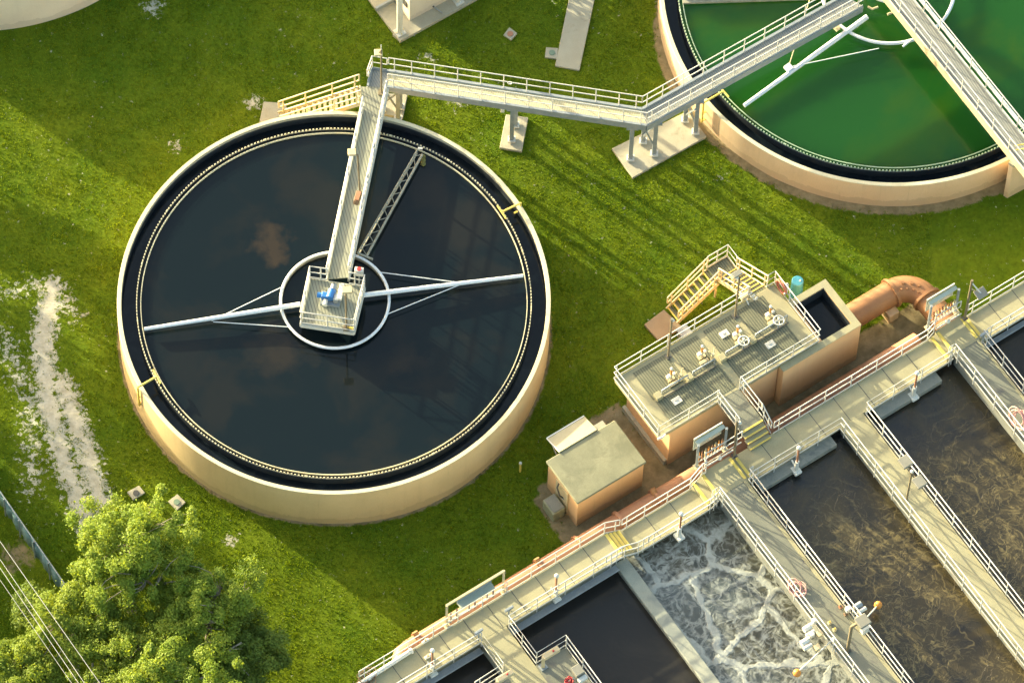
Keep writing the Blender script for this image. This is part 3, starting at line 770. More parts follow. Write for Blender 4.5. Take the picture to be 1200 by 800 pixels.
# ---- pads
def pad(pxs, z, label, mat=CONCP, group='concrete pads on the lawn', name='concrete_pad'):
    ps = [at(a, b, z) for a, b in pxs]
    o = MB().prism([tuple(p[:2]) for p in ps], -.15, z).build(name, mat, None, .015)
    tag(o, label, 'pad', group); NOGRASS.append([tuple(p[:2]) for p in ps]); return o
pad([(593, 134), (619, 137.5), (611.5, 177.5), (585.5, 173)], .12, 'small concrete pad under the middle of the bridge')
pad([(717, 174), (806, 130), (828, 160), (741.5, 208)], .13, 'large concrete pad under the bend of the bridge')
pad([(440, 108), (477.5, 111), (472, 138), (438, 132)], .12, 'concrete pad behind the dark tank under the landing')
pad([(309, 119), (334, 121), (345, 146), (304, 143)], .12, 'concrete pad at the foot of the long cream stair')
pad([(460, 40.5), (467, 33), (479, 39), (467.5, 46)], .14, 'small concrete footing under the thick white post')
pad([(530, 3), (536, 8.5), (544, 3), (537, -3)], .14, 'small concrete footing beside the corner building')
pad([(755, 380), (778, 362.5), (801, 384), (771.5, 398.5)], .1, 'brown concrete pad at the foot of the steel stair', PADBR)
o = pad([(667.5, -5), (697.5, -5), (679, 82.5), (650.5, 77)], .1, 'long concrete strip running up off the lawn'); o.name = 'concrete_path'
# manholes
def manhole(pxs, lid, label, z=.1, lm=None):
    ps = [at(a, b, z) for a, b in pxs]; c = at(*lid, z)
    t = thing('manhole', (c.x, c.y, 0), label, 'manhole', 'square manhole covers in the grass')
    MB().prism([tuple(p[:2]) for p in ps], -.1, z).build('frame', CONCP, t, .01)
    MB().tube([(c.x, c.y, z-.02), (c.x, c.y, z+.03)], .13, 16).build('lid', lm or surf('lid_'+str(len(MATS)), (.12, .2, .15), (.2, .28, .2), 4, .7, .1), t)
    NOGRASS.append([tuple(p[:2]) for p in ps])
manhole([(149, 576), (163, 568.5), (170, 577), (156, 585)], (159.5, 577.5), 'square manhole with dark lid above the treetops', lm=DARKM)
manhole([(197, 587), (208, 578.5), (217.5, 588), (207, 597.5)], (207, 588), 'square manhole with green lid right of the treetops')
manhole([(590, 41), (597, 32), (606, 39), (599, 47)], (598, 40), 'small square manhole with reddish lid near the top', lm=PIPEB)
manhole([(640, 55.5), (654, 56.5), (652.5, 69), (638.5, 67)], (647, 62), 'small manhole with green lid at the concrete strip', z=.085)

# ---- yellow marker post
b = at(609.5, 552, 0); t = thing('marker_post', b, 'short yellow marker post alone in the shaded grass', 'post')
MB().tube([b, b+V3((0, 0, .7))], .05, 8).build('post', YELL, t); MB().tube([b+V3((0, 0, .7)), b+V3((0, 0, .8))], .06, 8).build('cap', WHITE, t)

# ================================================================ STAIRS
def stair(a_top, b_top, a_bot, b_bot, n, label, mat=CREAM, tread=None, thick=.04, depth=.22, rails=(True, True), width_in=0):
    """a/b: left and right edge points at top and bottom"""
    c = (a_bot+b_bot)/2; t = thing('steel_stair', (c.x, c.y, c.z), label, 'stair')
    for p, q, rr in ((a_top, a_bot, rails[0]), (b_top, b_bot, rails[1])):
        MB().beam(p-V3((0, 0, .1)), q+V3((0, 0, .02)), .05, .24).build('stringer', mat, t)
        if rr: railing(t, [p, q], h=1.0, space=1.6, mat=mat, toe=False, r_=.034)
    side = (b_top-a_top).normalized(); run = (a_bot-a_top); run.z = 0; run.normalize()
    for i in range(n):
        f = (i+.5)/n; p = a_top.lerp(a_bot, f); q = b_top.lerp(b_bot, f)
        o = MB().box((p+q)/2, ((q-p).length-.06, depth, thick), (q-p).normalized()).build('tread', tread or mat, t)
        if tread: MB().box((p+q)/2+run*(depth/2-.02)+V3((0, 0, .012)), ((q-p).length-.07, .055, thick+.005), (q-p).normalized()).build('nosing', YELL if tread is not mat else mat, o)
    return t
stair(at(421, 101.5, DZ), at(423, 120, DZ), at(327, 133, .3), at(329, 150, .3), 15, 'long cream stair behind the far rim of the dark tank', CREAM, None, .05, .13)
# top landing piece between stair and walkway
tp = thing('stair_landing', at(427, 112, 0), 'small grating step joining the cream stair to the walkway', 'landing')
deck_poly(tp, [at(421, 101.3, DZ), at(431, 102, DZ), at(428.5, 118, DZ), at(422, 118, DZ)], DZ-.006, .06, GRATEU)
MB().beam(at(421.5, 101.5, DZ-.12), at(423, 119, DZ-.12), .06, .22).build('edge_beam', CREAM, tp)

# ================================================================ SECOND WALKWAY (green tank)
a0, a1 = at(1042, 1, DZ), at(1188, 184, DZ); b0, b1 = at(1070.5, 0, DZ), at(1216, 180, DZ)
dd = (a1-a0).normalized()
a0 -= dd*1.5; b0 -= dd*1.5; a1 += dd*3; b1 += dd*3
w2 = thing('tank_walkway', ((a0+b1)/2).to_tuple()[:2]+(DZ-.4,), 'grey railed walkway from green tank centre towards the right edge', 'walkway')
deck_poly(w2, [a0, a1, b1, b0], DZ, .06, GRATEC)
MB().beam(a0-V3((0, 0, .2)), a1-V3((0, 0, .2)), .12, .42).build('girder', CREAM, w2)
MB().beam(b0-V3((0, 0, .2)), b1-V3((0, 0, .2)), .12, .42).build('girder', GALV, w2)
railing(w2, [a0, a1], space=1.15, toe=True); railing(w2, [b0, b1], space=1.15, toe=True)
sd = V3((dd.y, -dd.x, 0))
MB().tube([b0-V3((0, 0, -.45))-sd*.12, b1-V3((0, 0, -.45))-sd*.12], .05, 8).build('conduit', WPIPE, w2)
MB().tube([b0-V3((0, 0, -.2))-sd*.12, b1-V3((0, 0, -.2))-sd*.12], .04, 8).build('conduit', GALV, w2)
MB().tube([a1-dd*3.05+V3((0, 0, .9)), b1-dd*3.05+V3((0, 0, .9))], .03, 6).build('safety_chain', YELL, w2)
MB().tube([a1-dd*3.05+V3((0, 0, .5)), b1-dd*3.05+V3((0, 0, .5))], .03, 6).build('safety_chain', YELL, w2)
bt = thing('concrete_buttress', at(1185, 225, 0), 'tan concrete buttress against the green tank below the walkway end', 'buttress')
P_ = [at(1175.5, 229, 0), at(1180.5, 232, 0), at(1214, 214, 0), at(1208, 209, 0)]
MB().prism([tuple(p[:2]) for p in P_], -.1, 2.7).build('pier', TANK2, bt, .02)
MB().prism([tuple(p[:2]) for p in [at(1174.5, 229, 0), at(1180.5, 233, 0), at(1216, 214, 0), at(1208, 208, 0)]], 2.7, 2.88).build('cap', CONCP, bt, .02)

# ================================================================ PUMP / VALVE CHAMBER
PZ = 3.3
pd = thing('valve_chamber', L(-4.3, -3.9, 0), 'peach concrete valve chamber with railed grating deck beside the basins', 'chamber')
MB().lprism((-7.7, -2.3), (-5.35, -2.33), -.1, PZ-.3).build('wall', PEACH, pd)
MB().lprism((-8.3, -.3), (-5.5, -2.3), PZ-.3, PZ).build('slab', CONC, pd, .01)
MB().lprism((-7.85, -7.7), (-5.45, -2.4), -.1, .35).build('footing', CONCP, pd)
ov = thing('overflow_box', L(.8, -3.3, 0), 'peach open-topped box of dark water joined to the large pipe', 'box')
BZ = 3.13
ob = MB()
for us, ws in (((-2.25, 1.68), (-2.28, -2.0)), ((-2.25, 1.68), (-4.55, -4.27)), ((1.38, 1.68), (-4.27, -2.28)), ((-2.25, -.1), (-4.27, -2.28))):
    ob.lprism(us, ws, -.1, BZ-.02)
ob.build('wall', PEACH, ov)
ob = MB()
for us, ws in (((-2.26, 1.69), (-2.28, -1.99)), ((-.29, 1.69), (-4.56, -4.27)), ((1.38, 1.69), (-4.27, -2.28))): ob.lprism(us, ws, BZ-.02, BZ+.02)
ob.build('coping', CONC, ov)
lin = MB()
for us, ws in (((-.1, -.08), (-4.27, -2.28)), ((1.36, 1.38), (-4.27, -2.28)), ((-.08, 1.36), (-4.27, -4.25)), ((-.08, 1.36), (-2.3, -2.28))): lin.lprism(us, ws, 1.9, BZ-.06)
lin.build('lining', SLIME, ov)
o = MB().lprism((-.08, 1.36), (-4.25, -2.3), 2.3, 2.5).build('water', WATERX); struct('water', o)
# gratings on the deck
gz = PZ+.012
for us, ws in (((-7.55, -5.88), (-5.3, -3.82)), ((-5.68, -4.33), (-5.3, -3.82)), ((-4.02, -2.6), (-5.3, -3.82)), ((-2.38, -1.0), (-5.3, -3.82)),
               ((-7.5, -5.75), (-3.7, -2.45)), ((-5.72, -4.35), (-3.7, -2.45)), ((-4.0, -2.5), (-3.7, -2.45)), ((-2.48, -.95), (-3.7, -2.45))):
    MB().lprism(us, ws, PZ+.002, gz).build('grating', GRATE, pd)
# guard bars along the middle
def guard(u0, u1, w, label):
    t = thing('valve_guard_rail', L((u0+u1)/2, w, PZ), label, 'rail', 'low guard rails on the chamber deck')
    MB().tube([L(u0, w, PZ), L(u0, w, PZ+.5), L(u1, w, PZ+.5), L(u1, w, PZ)], .035, 8).build('hoop', GALV, t)
    MB().tube([L(u0, w+.12, PZ+.05), L(u1, w+.12, PZ+.05)], .03, 8).build('foot_bar', DARKM, t)
    MB().box(L(u0-.15, w-.02, PZ+.13), (.3, .3, .24), DU).build('end_block', CONC, t, .01)
guard(-7.15, -5.85, -3.78, 'low guard rail nearest the left end of the chamber deck')
guard(-5.6, -4.5, -3.78, 'low guard rail second from the left on the chamber deck')
guard(-3.95, -2.75, -3.78, 'low guard rail second from the right on the chamber deck')
guard(-2.45, -.85, -3.78, 'low guard rail nearest the right end of the chamber deck')
# valve actuators
def actuator(u, w, label):
    t = thing('valve_actuator', L(u, w, PZ), label, 'valve', 'valve actuators on the chamber deck')
    z = PZ+.01
    MB().box(L(u, w, z+.05), (.34, .2, .08), DU).build('base', CREAM, t, .01)
    MB().tube([L(u, w, z+.05), L(u, w, z+.5)], .06, 10).build('pedestal', CREAM, t)
    MB().box(L(u-.12, w, z+.38), (.2, .16, .14), DU).build('gearbox', WHITE, t, .02)
    MB().box(L(u+.14, w, z+.36), (.16, .12, .1), DU).build('motor', WHITE, t, .02)
    MB().tube([L(u, w, z+.5), L(u, w, z+.9)], .05, 10).build('stem_cover', ORANGE, t)
    MB().ball(L(u, w, z+.95), .07, 6).build('cap', WHITE, t)
    MB().box(L(u-.05, w+.25, z+.06), (.4, .14, .1), DU).build('bracket', CREAM, t, .01)
actuator(-6.4, -4.2, 'valve actuator nearest the left end of the chamber deck')
actuator(-4.75, -4.35, 'valve actuator second from the left on the chamber deck')
actuator(-3.0, -4.3, 'valve actuator second from the right on the chamber deck')
actuator(-1.35, -4.3, 'valve actuator nearest the right end of the chamber deck')
def handwheel(u, w, label):
    t = thing('handwheel', L(u, w, PZ), label, 'valve wheel', 'white handwheels on the chamber deck')
    z = PZ+.72; c = L(u, w, z)
    MB().tube([c+(DU*math.cos(a)+DW*math.sin(a))*.22 for a in [2*PI*i/20 for i in range(21)]], .03, 6, False).build('wheel_rim', WHITE, t)
    sp = MB()
    for k in range(4):
        a = k*PI/2+.4; sp.tube([c, c+(DU*math.cos(a)+DW*math.sin(a))*.22], .018, 5)
    sp.build('spoke', WHITE, t); MB().tube([L(u, w, PZ), L(u, w, z+.12)], .035, 8).build('stem', GALV, t); MB().ball(L(u, w, z+.14), .06, 5).build('hub', WHITE, t)
handwheel(-3.1, -3.72, 'white handwheel left of the pair on the chamber deck')
handwheel(-1.35, -3.7, 'white handwheel right of the pair on the chamber deck')
for u, w, lb_ in ((-6.1, -3.95, 'left'), (-4.45, -4.0, 'right')):
    t = thing('valve_stand', L(u, w, PZ), 'small cream valve stand, %s one of the pair on the chamber deck' % lb_, 'valve', 'small valve stands')
    MB().tube([L(u, w, PZ), L(u, w, PZ+.55)], .07, 8).build('body', CREAM, t); MB().tube([L(u, w, PZ+.4), L(u+.18, w-.12, PZ+.75)], .025, 6).build('lever', CREAM, t)
    MB().tube([L(u, w, PZ+.4), L(u-.12, w-.12, PZ+.7)], .025, 6).build('lever', CREAM, t)
for u, w, lb_ in ((-3.35, -4.7, 'white hatch plate on the far side of the chamber deck'), (-6.75, -3.25, 'white hatch plate at the near left of the chamber deck'), (-2.05, -3.25, 'white hatch plate at the near right of the chamber deck')):
    t = thing('hatch_plate', L(u, w, PZ), lb_, 'hatch', 'white hatch plates')
    MB().lprism((u-.2, u+.2), (w-.15, w+.15), PZ+.013, PZ+.05).build('plate', WHITE, t, .01); MB().beam(L(u-.08, w, PZ+.065), L(u+.08, w, PZ+.065), .02, .02).build('handle', GALV, t)
# railings
rz = PZ
crl = thing('chamber_railing', L(-6.9, -2.3, PZ), 'white railing round the deck of the valve chamber', 'railing')
railing(crl, [L(-5.35, -2.27, rz), L(-8.33, -2.27, rz), L(-8.33, -5.53, rz), L(-1.6, -5.53, rz)], space=1.3, toe=True, ends=False)
railing(crl, [L(-.62, -5.53, rz), L(-.27, -5.53, rz), L(-.27, -2.27, rz), L(-4.3, -2.27, rz)], space=1.2, toe=True, ends=False)
MB().tube([L(-8.45, -2.2, rz+.1), L(-8.2, -2.15, rz+.12), L(-8.05, -2.2, rz+.1)], .05, 8).build('corner_pipe', WHITE, crl)
# link walkway from chamber to main walkway and its steps
lk = thing('link_walkway', L(-4.95, -1.5, 2.9), 'short grey walkway linking the chamber deck to the basin walkway', 'walkway')
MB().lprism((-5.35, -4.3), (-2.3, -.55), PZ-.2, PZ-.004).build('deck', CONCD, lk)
for i in range(3):
    z = PZ-.18*(i+1); s_ = MB().lprism((-5.35, -4.3), (-.55+i*.2, -.33+i*.2-.02*0), z-.08, z).build('step', CONC, lk)
    MB().lprism((-5.34, -4.31), (-.55+i*.2+.16, -.55+i*.2+.225), z-.02, z+.006).build('nosing', YELL, s_)
MB().lprism((-5.34, -4.31), (-.62, -.545), PZ-.05, PZ+.003).build('top_nosing', YELL, lk)
railing(lk, [L(-5.4, -2.3, rz), L(-5.4, -.75, rz)], space=1.3, toe=True)
railing(lk, [L(-4.25, -2.3, rz), L(-4.25, -.75, rz)], space=1.3, toe=True)
railing(lk, [L(-4.22, -.85, rz-.05), L(-4.22, -.1, 2.72)], space=.9, toe=True)
# steel stair to the lawn
LZ = 1.65
sl = thing('stair_landing', L(-1.1, -8, 0), 'grating landing at the turn of the steel stair', 'landing')
MB().lprism((-1.62, -.62), (-8.3, -7.62), LZ-.06, LZ).build('deck', GRATE, sl)
for p, q in ((L(-1.62, -8.3, LZ-.1), L(-.62, -8.3, LZ-.1)), (L(-.62, -8.3, LZ-.1), L(-.62, -7.62, LZ-.1))): MB().beam(p, q, .05, .2).build('edge_beam', CREAM, sl)
for u, w in ((-1.55, -7.7), (-.68, -8.22)): MB().beam(L(u, w, 0), L(u, w, LZ-.06), .09, .09).build('leg', CREAM, sl)
railing(sl, [L(-1.62, -8.33, LZ), L(-.59, -8.33, LZ), L(-.59, -7.62, LZ)], h=1.0, space=.6, toe=True, ends=False, mat=RAILM)
stair(L(-1.62, -8.3, LZ), L(-1.62, -7.5, LZ), L(-3.6, -8.3, .12), L(-3.6, -7.5, .12), 8, 'lower flight of the steel stair with yellow nosings', CREAM, GRATE, .04, .22)
stair(L(-1.55, -5.5, PZ), L(-.62, -5.5, PZ), L(-1.55, -7.62, LZ), L(-.62, -7.62, LZ), 8, 'upper flight of the steel stair to the chamber deck', CREAM, GRATE, .04, .22)
bx = L(-3.6, -7.0, 0); t = thing('green_box', bx, 'small grey green box at the foot of the steel stair', 'box')
MB().lprism((-3.95, -3.5), (-7.1, -6.6), 0, .5).build('body', GREYB, t, .02); MB().lprism((-3.98, -3.47), (-7.13, -6.57), .5, .55).build('lid', GALV, t, .01)
# meters by upper flight
for (px, py, z, lb_) in ((872, 347, 3.5, 'cream instrument box on the upper stair'), (861, 323, 3.9, 'cream lamp housing on the pole beside the stair')):
    p = at(px, py, z); t = thing('instrument_box', p, lb_, 'box'); MB().box(p, (.34, .22, .26), DU).build('case', CREAM, t, .02); MB().tube([p+V3((0, 0, -.1)), p+V3((.0, -.12, -.1))], .06, 10).build('dial', WHITE, t); MB().tube([p+DW*.1, p+DW*.35+V3((0, 0, -.2))], .03, 6).build('bracket', WHITE, t)
for k in range(3):
    p = at(878+k*3.2, 345+k*3, 3.7)
    t = thing('white_fitting', p, ('uppermost', 'middle', 'lowest')[k]+' of three white pipe fittings at the head of the stair', 'fitting', 'white fittings by the stair')
    MB().tube([p, p+V3((.1, .05, .12))], .05, 8).build('body', WHITE, t); MB().tube([p+V3((-.08, 0, .05)), p+V3((.1, 0, .05))], .03, 6).build('branch', WHITE, t)

# lamp poles on the chamber etc.
def wpole(px, py, z, topx, topy, h, label, r_=.045):
    b = at(px, py, z); tp = at(topx, topy, z+h)
    t = thing('lamp_post', b, label, 'lamp', 'lamp posts on the walkways')
    MB().tube([b, tp], r_, 8).build('pole', POLE, t); MB().box(b+V3((0, 0, .03)), (.22, .22, .05), DU).build('base_plate', DARKM, t)
    return t, tp
t, tp = wpole(783, 418, PZ, 787.5, 374, 3.35, 'lamp post on the far left edge of the chamber deck')
MB().ball(tp+V3((0.05, 0, -.1)), .07, 5).build('sensor', WHITE, t); MB().box(tp+V3((0, 0, -.02)), (.1, .12, .1)).build('lamp_head', GREYB, t)
t, tp = wpole(861.5, 371, PZ, 866.5, 326, 3.4, 'lamp post on the chamber deck beside the steel stair')
MB().box(tp+V3((-.1, .15, .1)), (.42, .26, .12), DU).build('lamp_head', GREYB, t, .02); MB().ball(tp+V3((-.1, .02, 0)), .08, 5).build('sensor', WHITE, t)
t, tp = wpole(860.5, 534, 3.0, 864, 492, 3.2, 'dark lamp post behind the walkway at the chamber link', .055)
MB().ball(tp+V3((.12, 0, -.25)), .08, 5).build('sensor', WHITE, t); MB().box(tp+V3((0, 0, 0)), (.1, .18, .08)).build('lamp_head', GREYB, t)
t, tp = wpole(1130.5, 373, 3.0, 1139.2, 328.5, 3.4, 'lamp post with tilted panel on the right landing', .055)
pp = at(1149.5, 343.5, 5.7); hd = MB().box(pp, (.5, .42, .05), DU, None, V3((.1, -.2, 1))).build('lamp_head', GREYB, t, .01)
MB().tube([tp-V3((0, 0, .2)), pp], .03, 6).build('arm', WHITE, t); MB().tube([tp-V3((0, 0, .7)), pp-V3((0, 0, .1))], .025, 6).build('arm', CREAM, t)

# blue barrel & hose by the chamber
bb = at(932, 351, .0); t = thing('blue_barrel', (bb.x, bb.y, 0), 'blue plastic barrel behind the valve chamber', 'barrel')
b0_ = V3((bb.x, bb.y, 0)); MB().lathe(b0_, [(0, 1.7), (.22, 1.7), (.25, 1.66), (.26, .95), (.27, .88), (.26, .8), (.26, .45), (.27, .38), (.26, .3), (.25, 0.0)], 20).build('drum', BLUEB, t)
MB().tube([b0_+V3((.1, 0, 1.7)), b0_+V3((.1, 0, 1.74))], .04, 8).build('bung', WHITE, t)
def coil(cpt, rad, label, mat, turns=5, ax=None, ay=None, jitter=.05, tail=None, r_=.03):
    t = thing('hose_coil', cpt, label, 'hose', 'coiled hoses'); ax = ax or V3((1, 0, 0)); ay = ay or V3((0, 1, 0)); pts = []
    for i in range(turns*16+1):
        a = 2*PI*i/16; rr = rad*(1+.12*math.sin(i*.37)); dv = V3((math.sin(i*.21)*jitter, math.cos(i*.27)*jitter, .02*math.sin(i*.6)+i*.0015))
        pts.append(cpt+ax*math.cos(a)*rr+ay*math.sin(a)*rr*.75+dv)
    if tail: pts += tail
    MB().tube(pts, r_, 6).build('coil', mat, t)
    MB().tube([pts[-1], pts[-1]+V3((.05, -.02, -.06))], r_*1.4, 8).build('nozzle', GALV, t)
    return t
coil(at(916, 338, PZ+.55), .3, 'orange hose coil hung on the chamber railing', HOSEM, 5, DW, V3((0, 0, 1.6)), .05)
p = at(922, 334, PZ+.9); t = thing('white_bottle', p, 'white bottle shaped float by the orange hose coil', 'float'); MB().tube([p, p-V3((0, 0, .5))], .09, 10).build('body', WHITE, t); MB().ball(p+V3((0, 0, .05)), .08, 5).build('cap', WHITE, t)

# ================================================================ BIG PIPE
bp = thing('large_pipe', L(4, -3.3, 0), 'large tan bent pipe from the open box to under the walkway', 'pipe')
cz = 1.0; pr = .56
MB().tube([L(1.66, -3.35, cz), L(4.4, -3.35, cz)], pr, 28).build('straight_run', PIPEM, bp)
arc = [L(4.4+.0+1.05*math.sin(a), -3.35+1.05-1.05*math.cos(a), cz) for a in [i*PI/2/16 for i in range(17)]]
MB().tube(arc, pr+.01, 28).build('elbow', PIPEM, bp)
MB().tube([L(5.45, -2.3, cz), L(5.45, -.05, cz)], pr, 28).build('straight_run', PIPEM, bp)
for p, q in ((L(4.32, -3.35, cz), L(4.44, -3.35, cz)), (L(5.45, -2.36, cz), L(5.45, -2.24, cz))):
    fl_ = MB().tube([p, q], pr+.1, 28).build('flange', PIPEM, bp)
    ax = (q-p).normalized(); sd_ = ax.cross(V3((0, 0, 1)))
    for k in range(20):
        a = 2*PI*k/20; c_ = (p+q)/2+(sd_*math.cos(a)+V3((0, 0, 1))*math.sin(a))*(pr+.05)
        MB().tube([c_-ax*.09, c_+ax*.09], .022, 6).build('bolt', PIPEM, fl_)
for a in (.45, .8, 1.1):
    p = L(4.4+1.05*math.sin(a), -3.35+1.05-1.05*math.cos(a), cz+pr-.02); MB().tube([p, p+V3((0, 0, .09))], .07, 8).build('boss', PIPEM, bp)
for a in (.3, .62, .95, 1.25):
    p = L(4.4+.8*math.sin(a), -3.35+1.05-.8*math.cos(a), cz+pr-.1); MB().tube([p, p+V3((0, 0, .1))], .045, 8).build('boss', PIPEM, bp)
sp_ = thing('pipe_support', L(4.05, -2.85, 0), 'tan concrete block under the large bent pipe', 'block')
MB().lprism((3.8, 4.3), (-3.4, -2.6), 0, .62).build('block', TANK2, sp_, .02); MB().lprism((3.9, 4.2), (-3.42, -2.95), .62, .68).build('saddle', CONCP, sp_)

# long pipe beside the walkway
lp = thing('long_pipe', L(-9, -.8, 0), 'long reddish tan pipe running along the foot of the basin walkway', 'pipe')
pzz = 1.15; pw = -.78
MB().tube([L(-21.4, pw, pzz), L(3.9, pw, pzz)], .44, 20).build('barrel', PIPEB, lp)
MB().tube([L(-21.4, pw, pzz), L(-21.9, pw+.05, pzz), L(-22.2, pw+.35, pzz), L(-22.3, pw+.8, pzz)], .44, 20).build('bend', PIPEB, lp)
for px, py in ((484, 742), (627, 657), (720, 602), (763, 576), (555, 700), (672, 630)):
    u, w = uw(px, py, 1.3); o = MB().tube([L(u-.07, pw, pzz), L(u+.07, pw, pzz)], .53, 20).build('coupling', PIPEB, lp)
for px, py in ((484, 742), (627, 657), (763, 576)):
    u, w = uw(px, py, 1.3); MB().tube([L(u, pw, pzz+.3), L(u, pw-.35, pzz+.55)], .13, 12).build('stub', PIPEM, lp)
for k in range(7): MB().lprism((-20+k*3.6, -19.6+k*3.6), (pw-.4, pw+.4), 0, .75).build('saddle', CONCP, lp)

# ================================================================ BASINS
WZ = 2.0
lev = dict(A=3.05, B=2.45, C=3.0, D=2.65, E=3.0, F=2.65)
W_OUT, W_IN = -.12, 1.2
def section(name, u0, u1, z, label, mat=CONC, group='sections of the basin walkway', wo=W_OUT):
    t = thing('walkway_section', L((u0+u1)/2, .5, 0), label, 'walkway', group)
    MB().lprism((u0, u1), (wo, W_IN), z-.28, z).build('deck', mat, t, .008)
    MB().lprism((u0, u1), (wo+.1, W_IN-.15), -.3, z-.28).build('wall', WALLC, t)
    n = int((u1-u0)/1.15)
    for i in range(1, n):
        u = u0+(u1-u0)*i/n; MB().lprism((u-.016, u+.016), (wo+.02, W_IN-.02), z+.001, z+.0035).build('joint', DARKM, t)
    return t
sA = section('A', -30, -12.5, lev['A'], 'raised walkway section at the lower left beside the small basins', wo=-.06)
sB = section('B', -11.75, -8.2, lev['B'], 'low walkway section beside the square hut', wo=0.0)
sC = section('C', -7.75, -6.3, lev['C'], 'raised landing in front of the dark lamp post', wo=-.1)
sD = section('D', -6.02, 3.84, lev['D'], 'long walkway section in front of the valve chamber')
sE = section('E', 4.12, 5.42, lev['E'], 'raised landing beside the bent pipe')
sF = section('F', 5.66, 14, lev['F'], 'walkway section running off the right edge')
def steps(parent, items, ws=(-.05, 1.13)):
    for u0, u1, z in items:
        s_ = MB().lprism((u0, u1), ws, z-.5, z).build('step', CONC, parent)
def nosing(parent, u, z, ws=(0.0, 1.1), wd=.13):
    MB().lprism((u-wd/2, u+wd/2), ws, z+.003, z+.014).build('nosing', YELL, parent)
steps(sA, [(-12.5, -12.3, 2.93), (-12.3, -12.1, 2.81), (-12.1, -11.93, 2.69), (-11.93, -11.75, 2.57)], (.02, 1.1))
for u, z in ((-12.54, 3.05), (-12.34, 2.93), (-12.15, 2.81), (-11.95, 2.69)): nosing(sA, u, z, (.05, 1.08))
steps(sC, [(-8.2, -7.75, 2.74)]); nosing(sC, -8.15, 2.74); nosing(sC, -7.7, 3.0)
steps(sD, [(-6.3, -6.02, 2.82)]); nosing(sD, -6.06, 2.82); nosing(sC, -6.35, 3.0)
steps(sD, [(3.84, 4.12, 2.82)]); nosing(sD, 3.88, 2.82); nosing(sE, 4.17, 3.0)
steps(sF, [(5.42, 5.66, 2.82)]); nosing(sF, 5.62, 2.82); nosing(sE, 5.37, 3.0)

def cross(u0, u1, w1, z, label, mat, curb=None, w0=W_IN):
    t = thing('cross_walkway', L((u0+u1)/2, (w0+w1)/2, 0), label, 'walkway', 'walkways between the basins')
    MB().lprism((u0, u1), (w0, w1), z-.28, z).build('deck', mat, t, .008)
    MB().lprism((u0+.06, u1-.06), (w0, w1), -.3, z-.28).build('wall', WALLC, t)
    if curb: MB().lprism((u1-curb, u1+.01), (w0, w1), z-.27, z+.02).build('edge_curb', CONC, t)
    return t
x0 = cross(-19.42, -18.2, 7, 3.05, 'short walkway at the bottom left with side platforms', CONC)
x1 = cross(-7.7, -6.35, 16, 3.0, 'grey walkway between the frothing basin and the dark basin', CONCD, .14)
x2 = cross(-1.62, -.48, 16, 2.65, 'pale walkway in the middle between the two sludge basins', CONC, .06)
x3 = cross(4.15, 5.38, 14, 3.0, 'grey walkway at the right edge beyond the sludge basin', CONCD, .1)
# side platforms on x0
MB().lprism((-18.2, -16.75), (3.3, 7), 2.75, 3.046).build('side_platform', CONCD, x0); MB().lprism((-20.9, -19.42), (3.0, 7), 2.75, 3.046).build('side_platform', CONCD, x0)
dv = thing('divider_wall', L(-12.4, 4, 0), 'thin concrete divider wall left of the frothing basin', 'wall')
MB().lprism((-12.78, -12.28), (W_IN-.1, 12), -.3, 2.33).build('wall', WALLC, dv); MB().lprism((-12.82, -12.24), (W_IN-.1, 12), 2.33, 2.43).build('coping', surf('divider_concrete', (.26, .28, .24), (.36, .37, .3), 1.5, .85, .3, .008, dirt=((.2, .22, .2), 1, .5)), dv, .03)
# ledges
for us, z, lb_ in (((.1, 3.25), 2.38, 'concrete ledge under the walkway in the middle sludge basin'), ((-5.9, -2.1), 2.38, 'concrete ledge under the walkway in the left sludge basin')):
    t = thing('basin_ledge', L(us[0]+1.5, 1.4, 0), lb_, 'ledge', 'concrete ledges')
    MB().lprism(us, (1.12, 1.68), z-.3, z).build('ledge', WALLC, t, .01); MB().lprism((us[0]+.1, us[1]-.1), (1.1, 1.5), -.2, z-.3).build('corbel', WALLC, t)
# gutters under A
t = thing('basin_gutter', L(-15, 1.4, 2), 'grey steel gutter below the lower left walkway', 'gutter')
MB().beam(L(-18.1, 1.52, 2.65), L(-12.85, 1.52, 2.65), .05, .05).build('lip', GALV, t); MB().lprism((-18.1, -12.85), (1.22, 1.5), 2.55, 2.58).build('trough', GALV, t)
t = thing('basin_gutter', L(-21, 1.4, 2), 'grey steel gutter at the very bottom left', 'gutter')
MB().beam(L(-23.5, 1.52, 2.65), L(-19.5, 1.52, 2.65), .05, .05).build('lip', GALV, t); MB().lprism((-23.5, -19.5), (1.22, 1.5), 2.55, 2.58).build('trough', GALV, t)
t = thing('basin_gutter', L(8, 1.4, 2), 'grey steel gutter along the far right basin', 'gutter')
MB().beam(L(5.5, 1.45, 2.3), L(12, 1.45, 2.3), .05, .05).build('lip', GALV, t); MB().lprism((5.5, 12), (1.22, 1.42), 2.22, 2.25).build('trough', GALV, t)
# water sheets
for us, m_ in (((-30, -19.36), WATERD), ((-18.26, -12.7), WATERD), ((-12.36, -7.6), FROTH), ((-6.45, -1.55), SLUDGE), ((-.55, 4.25), SLUDGE), ((5.28, 14), WATERD)):
    o = MB().lprism(us, (.9, 17), WZ-.3, WZ).build('water', m_); struct('water', o)

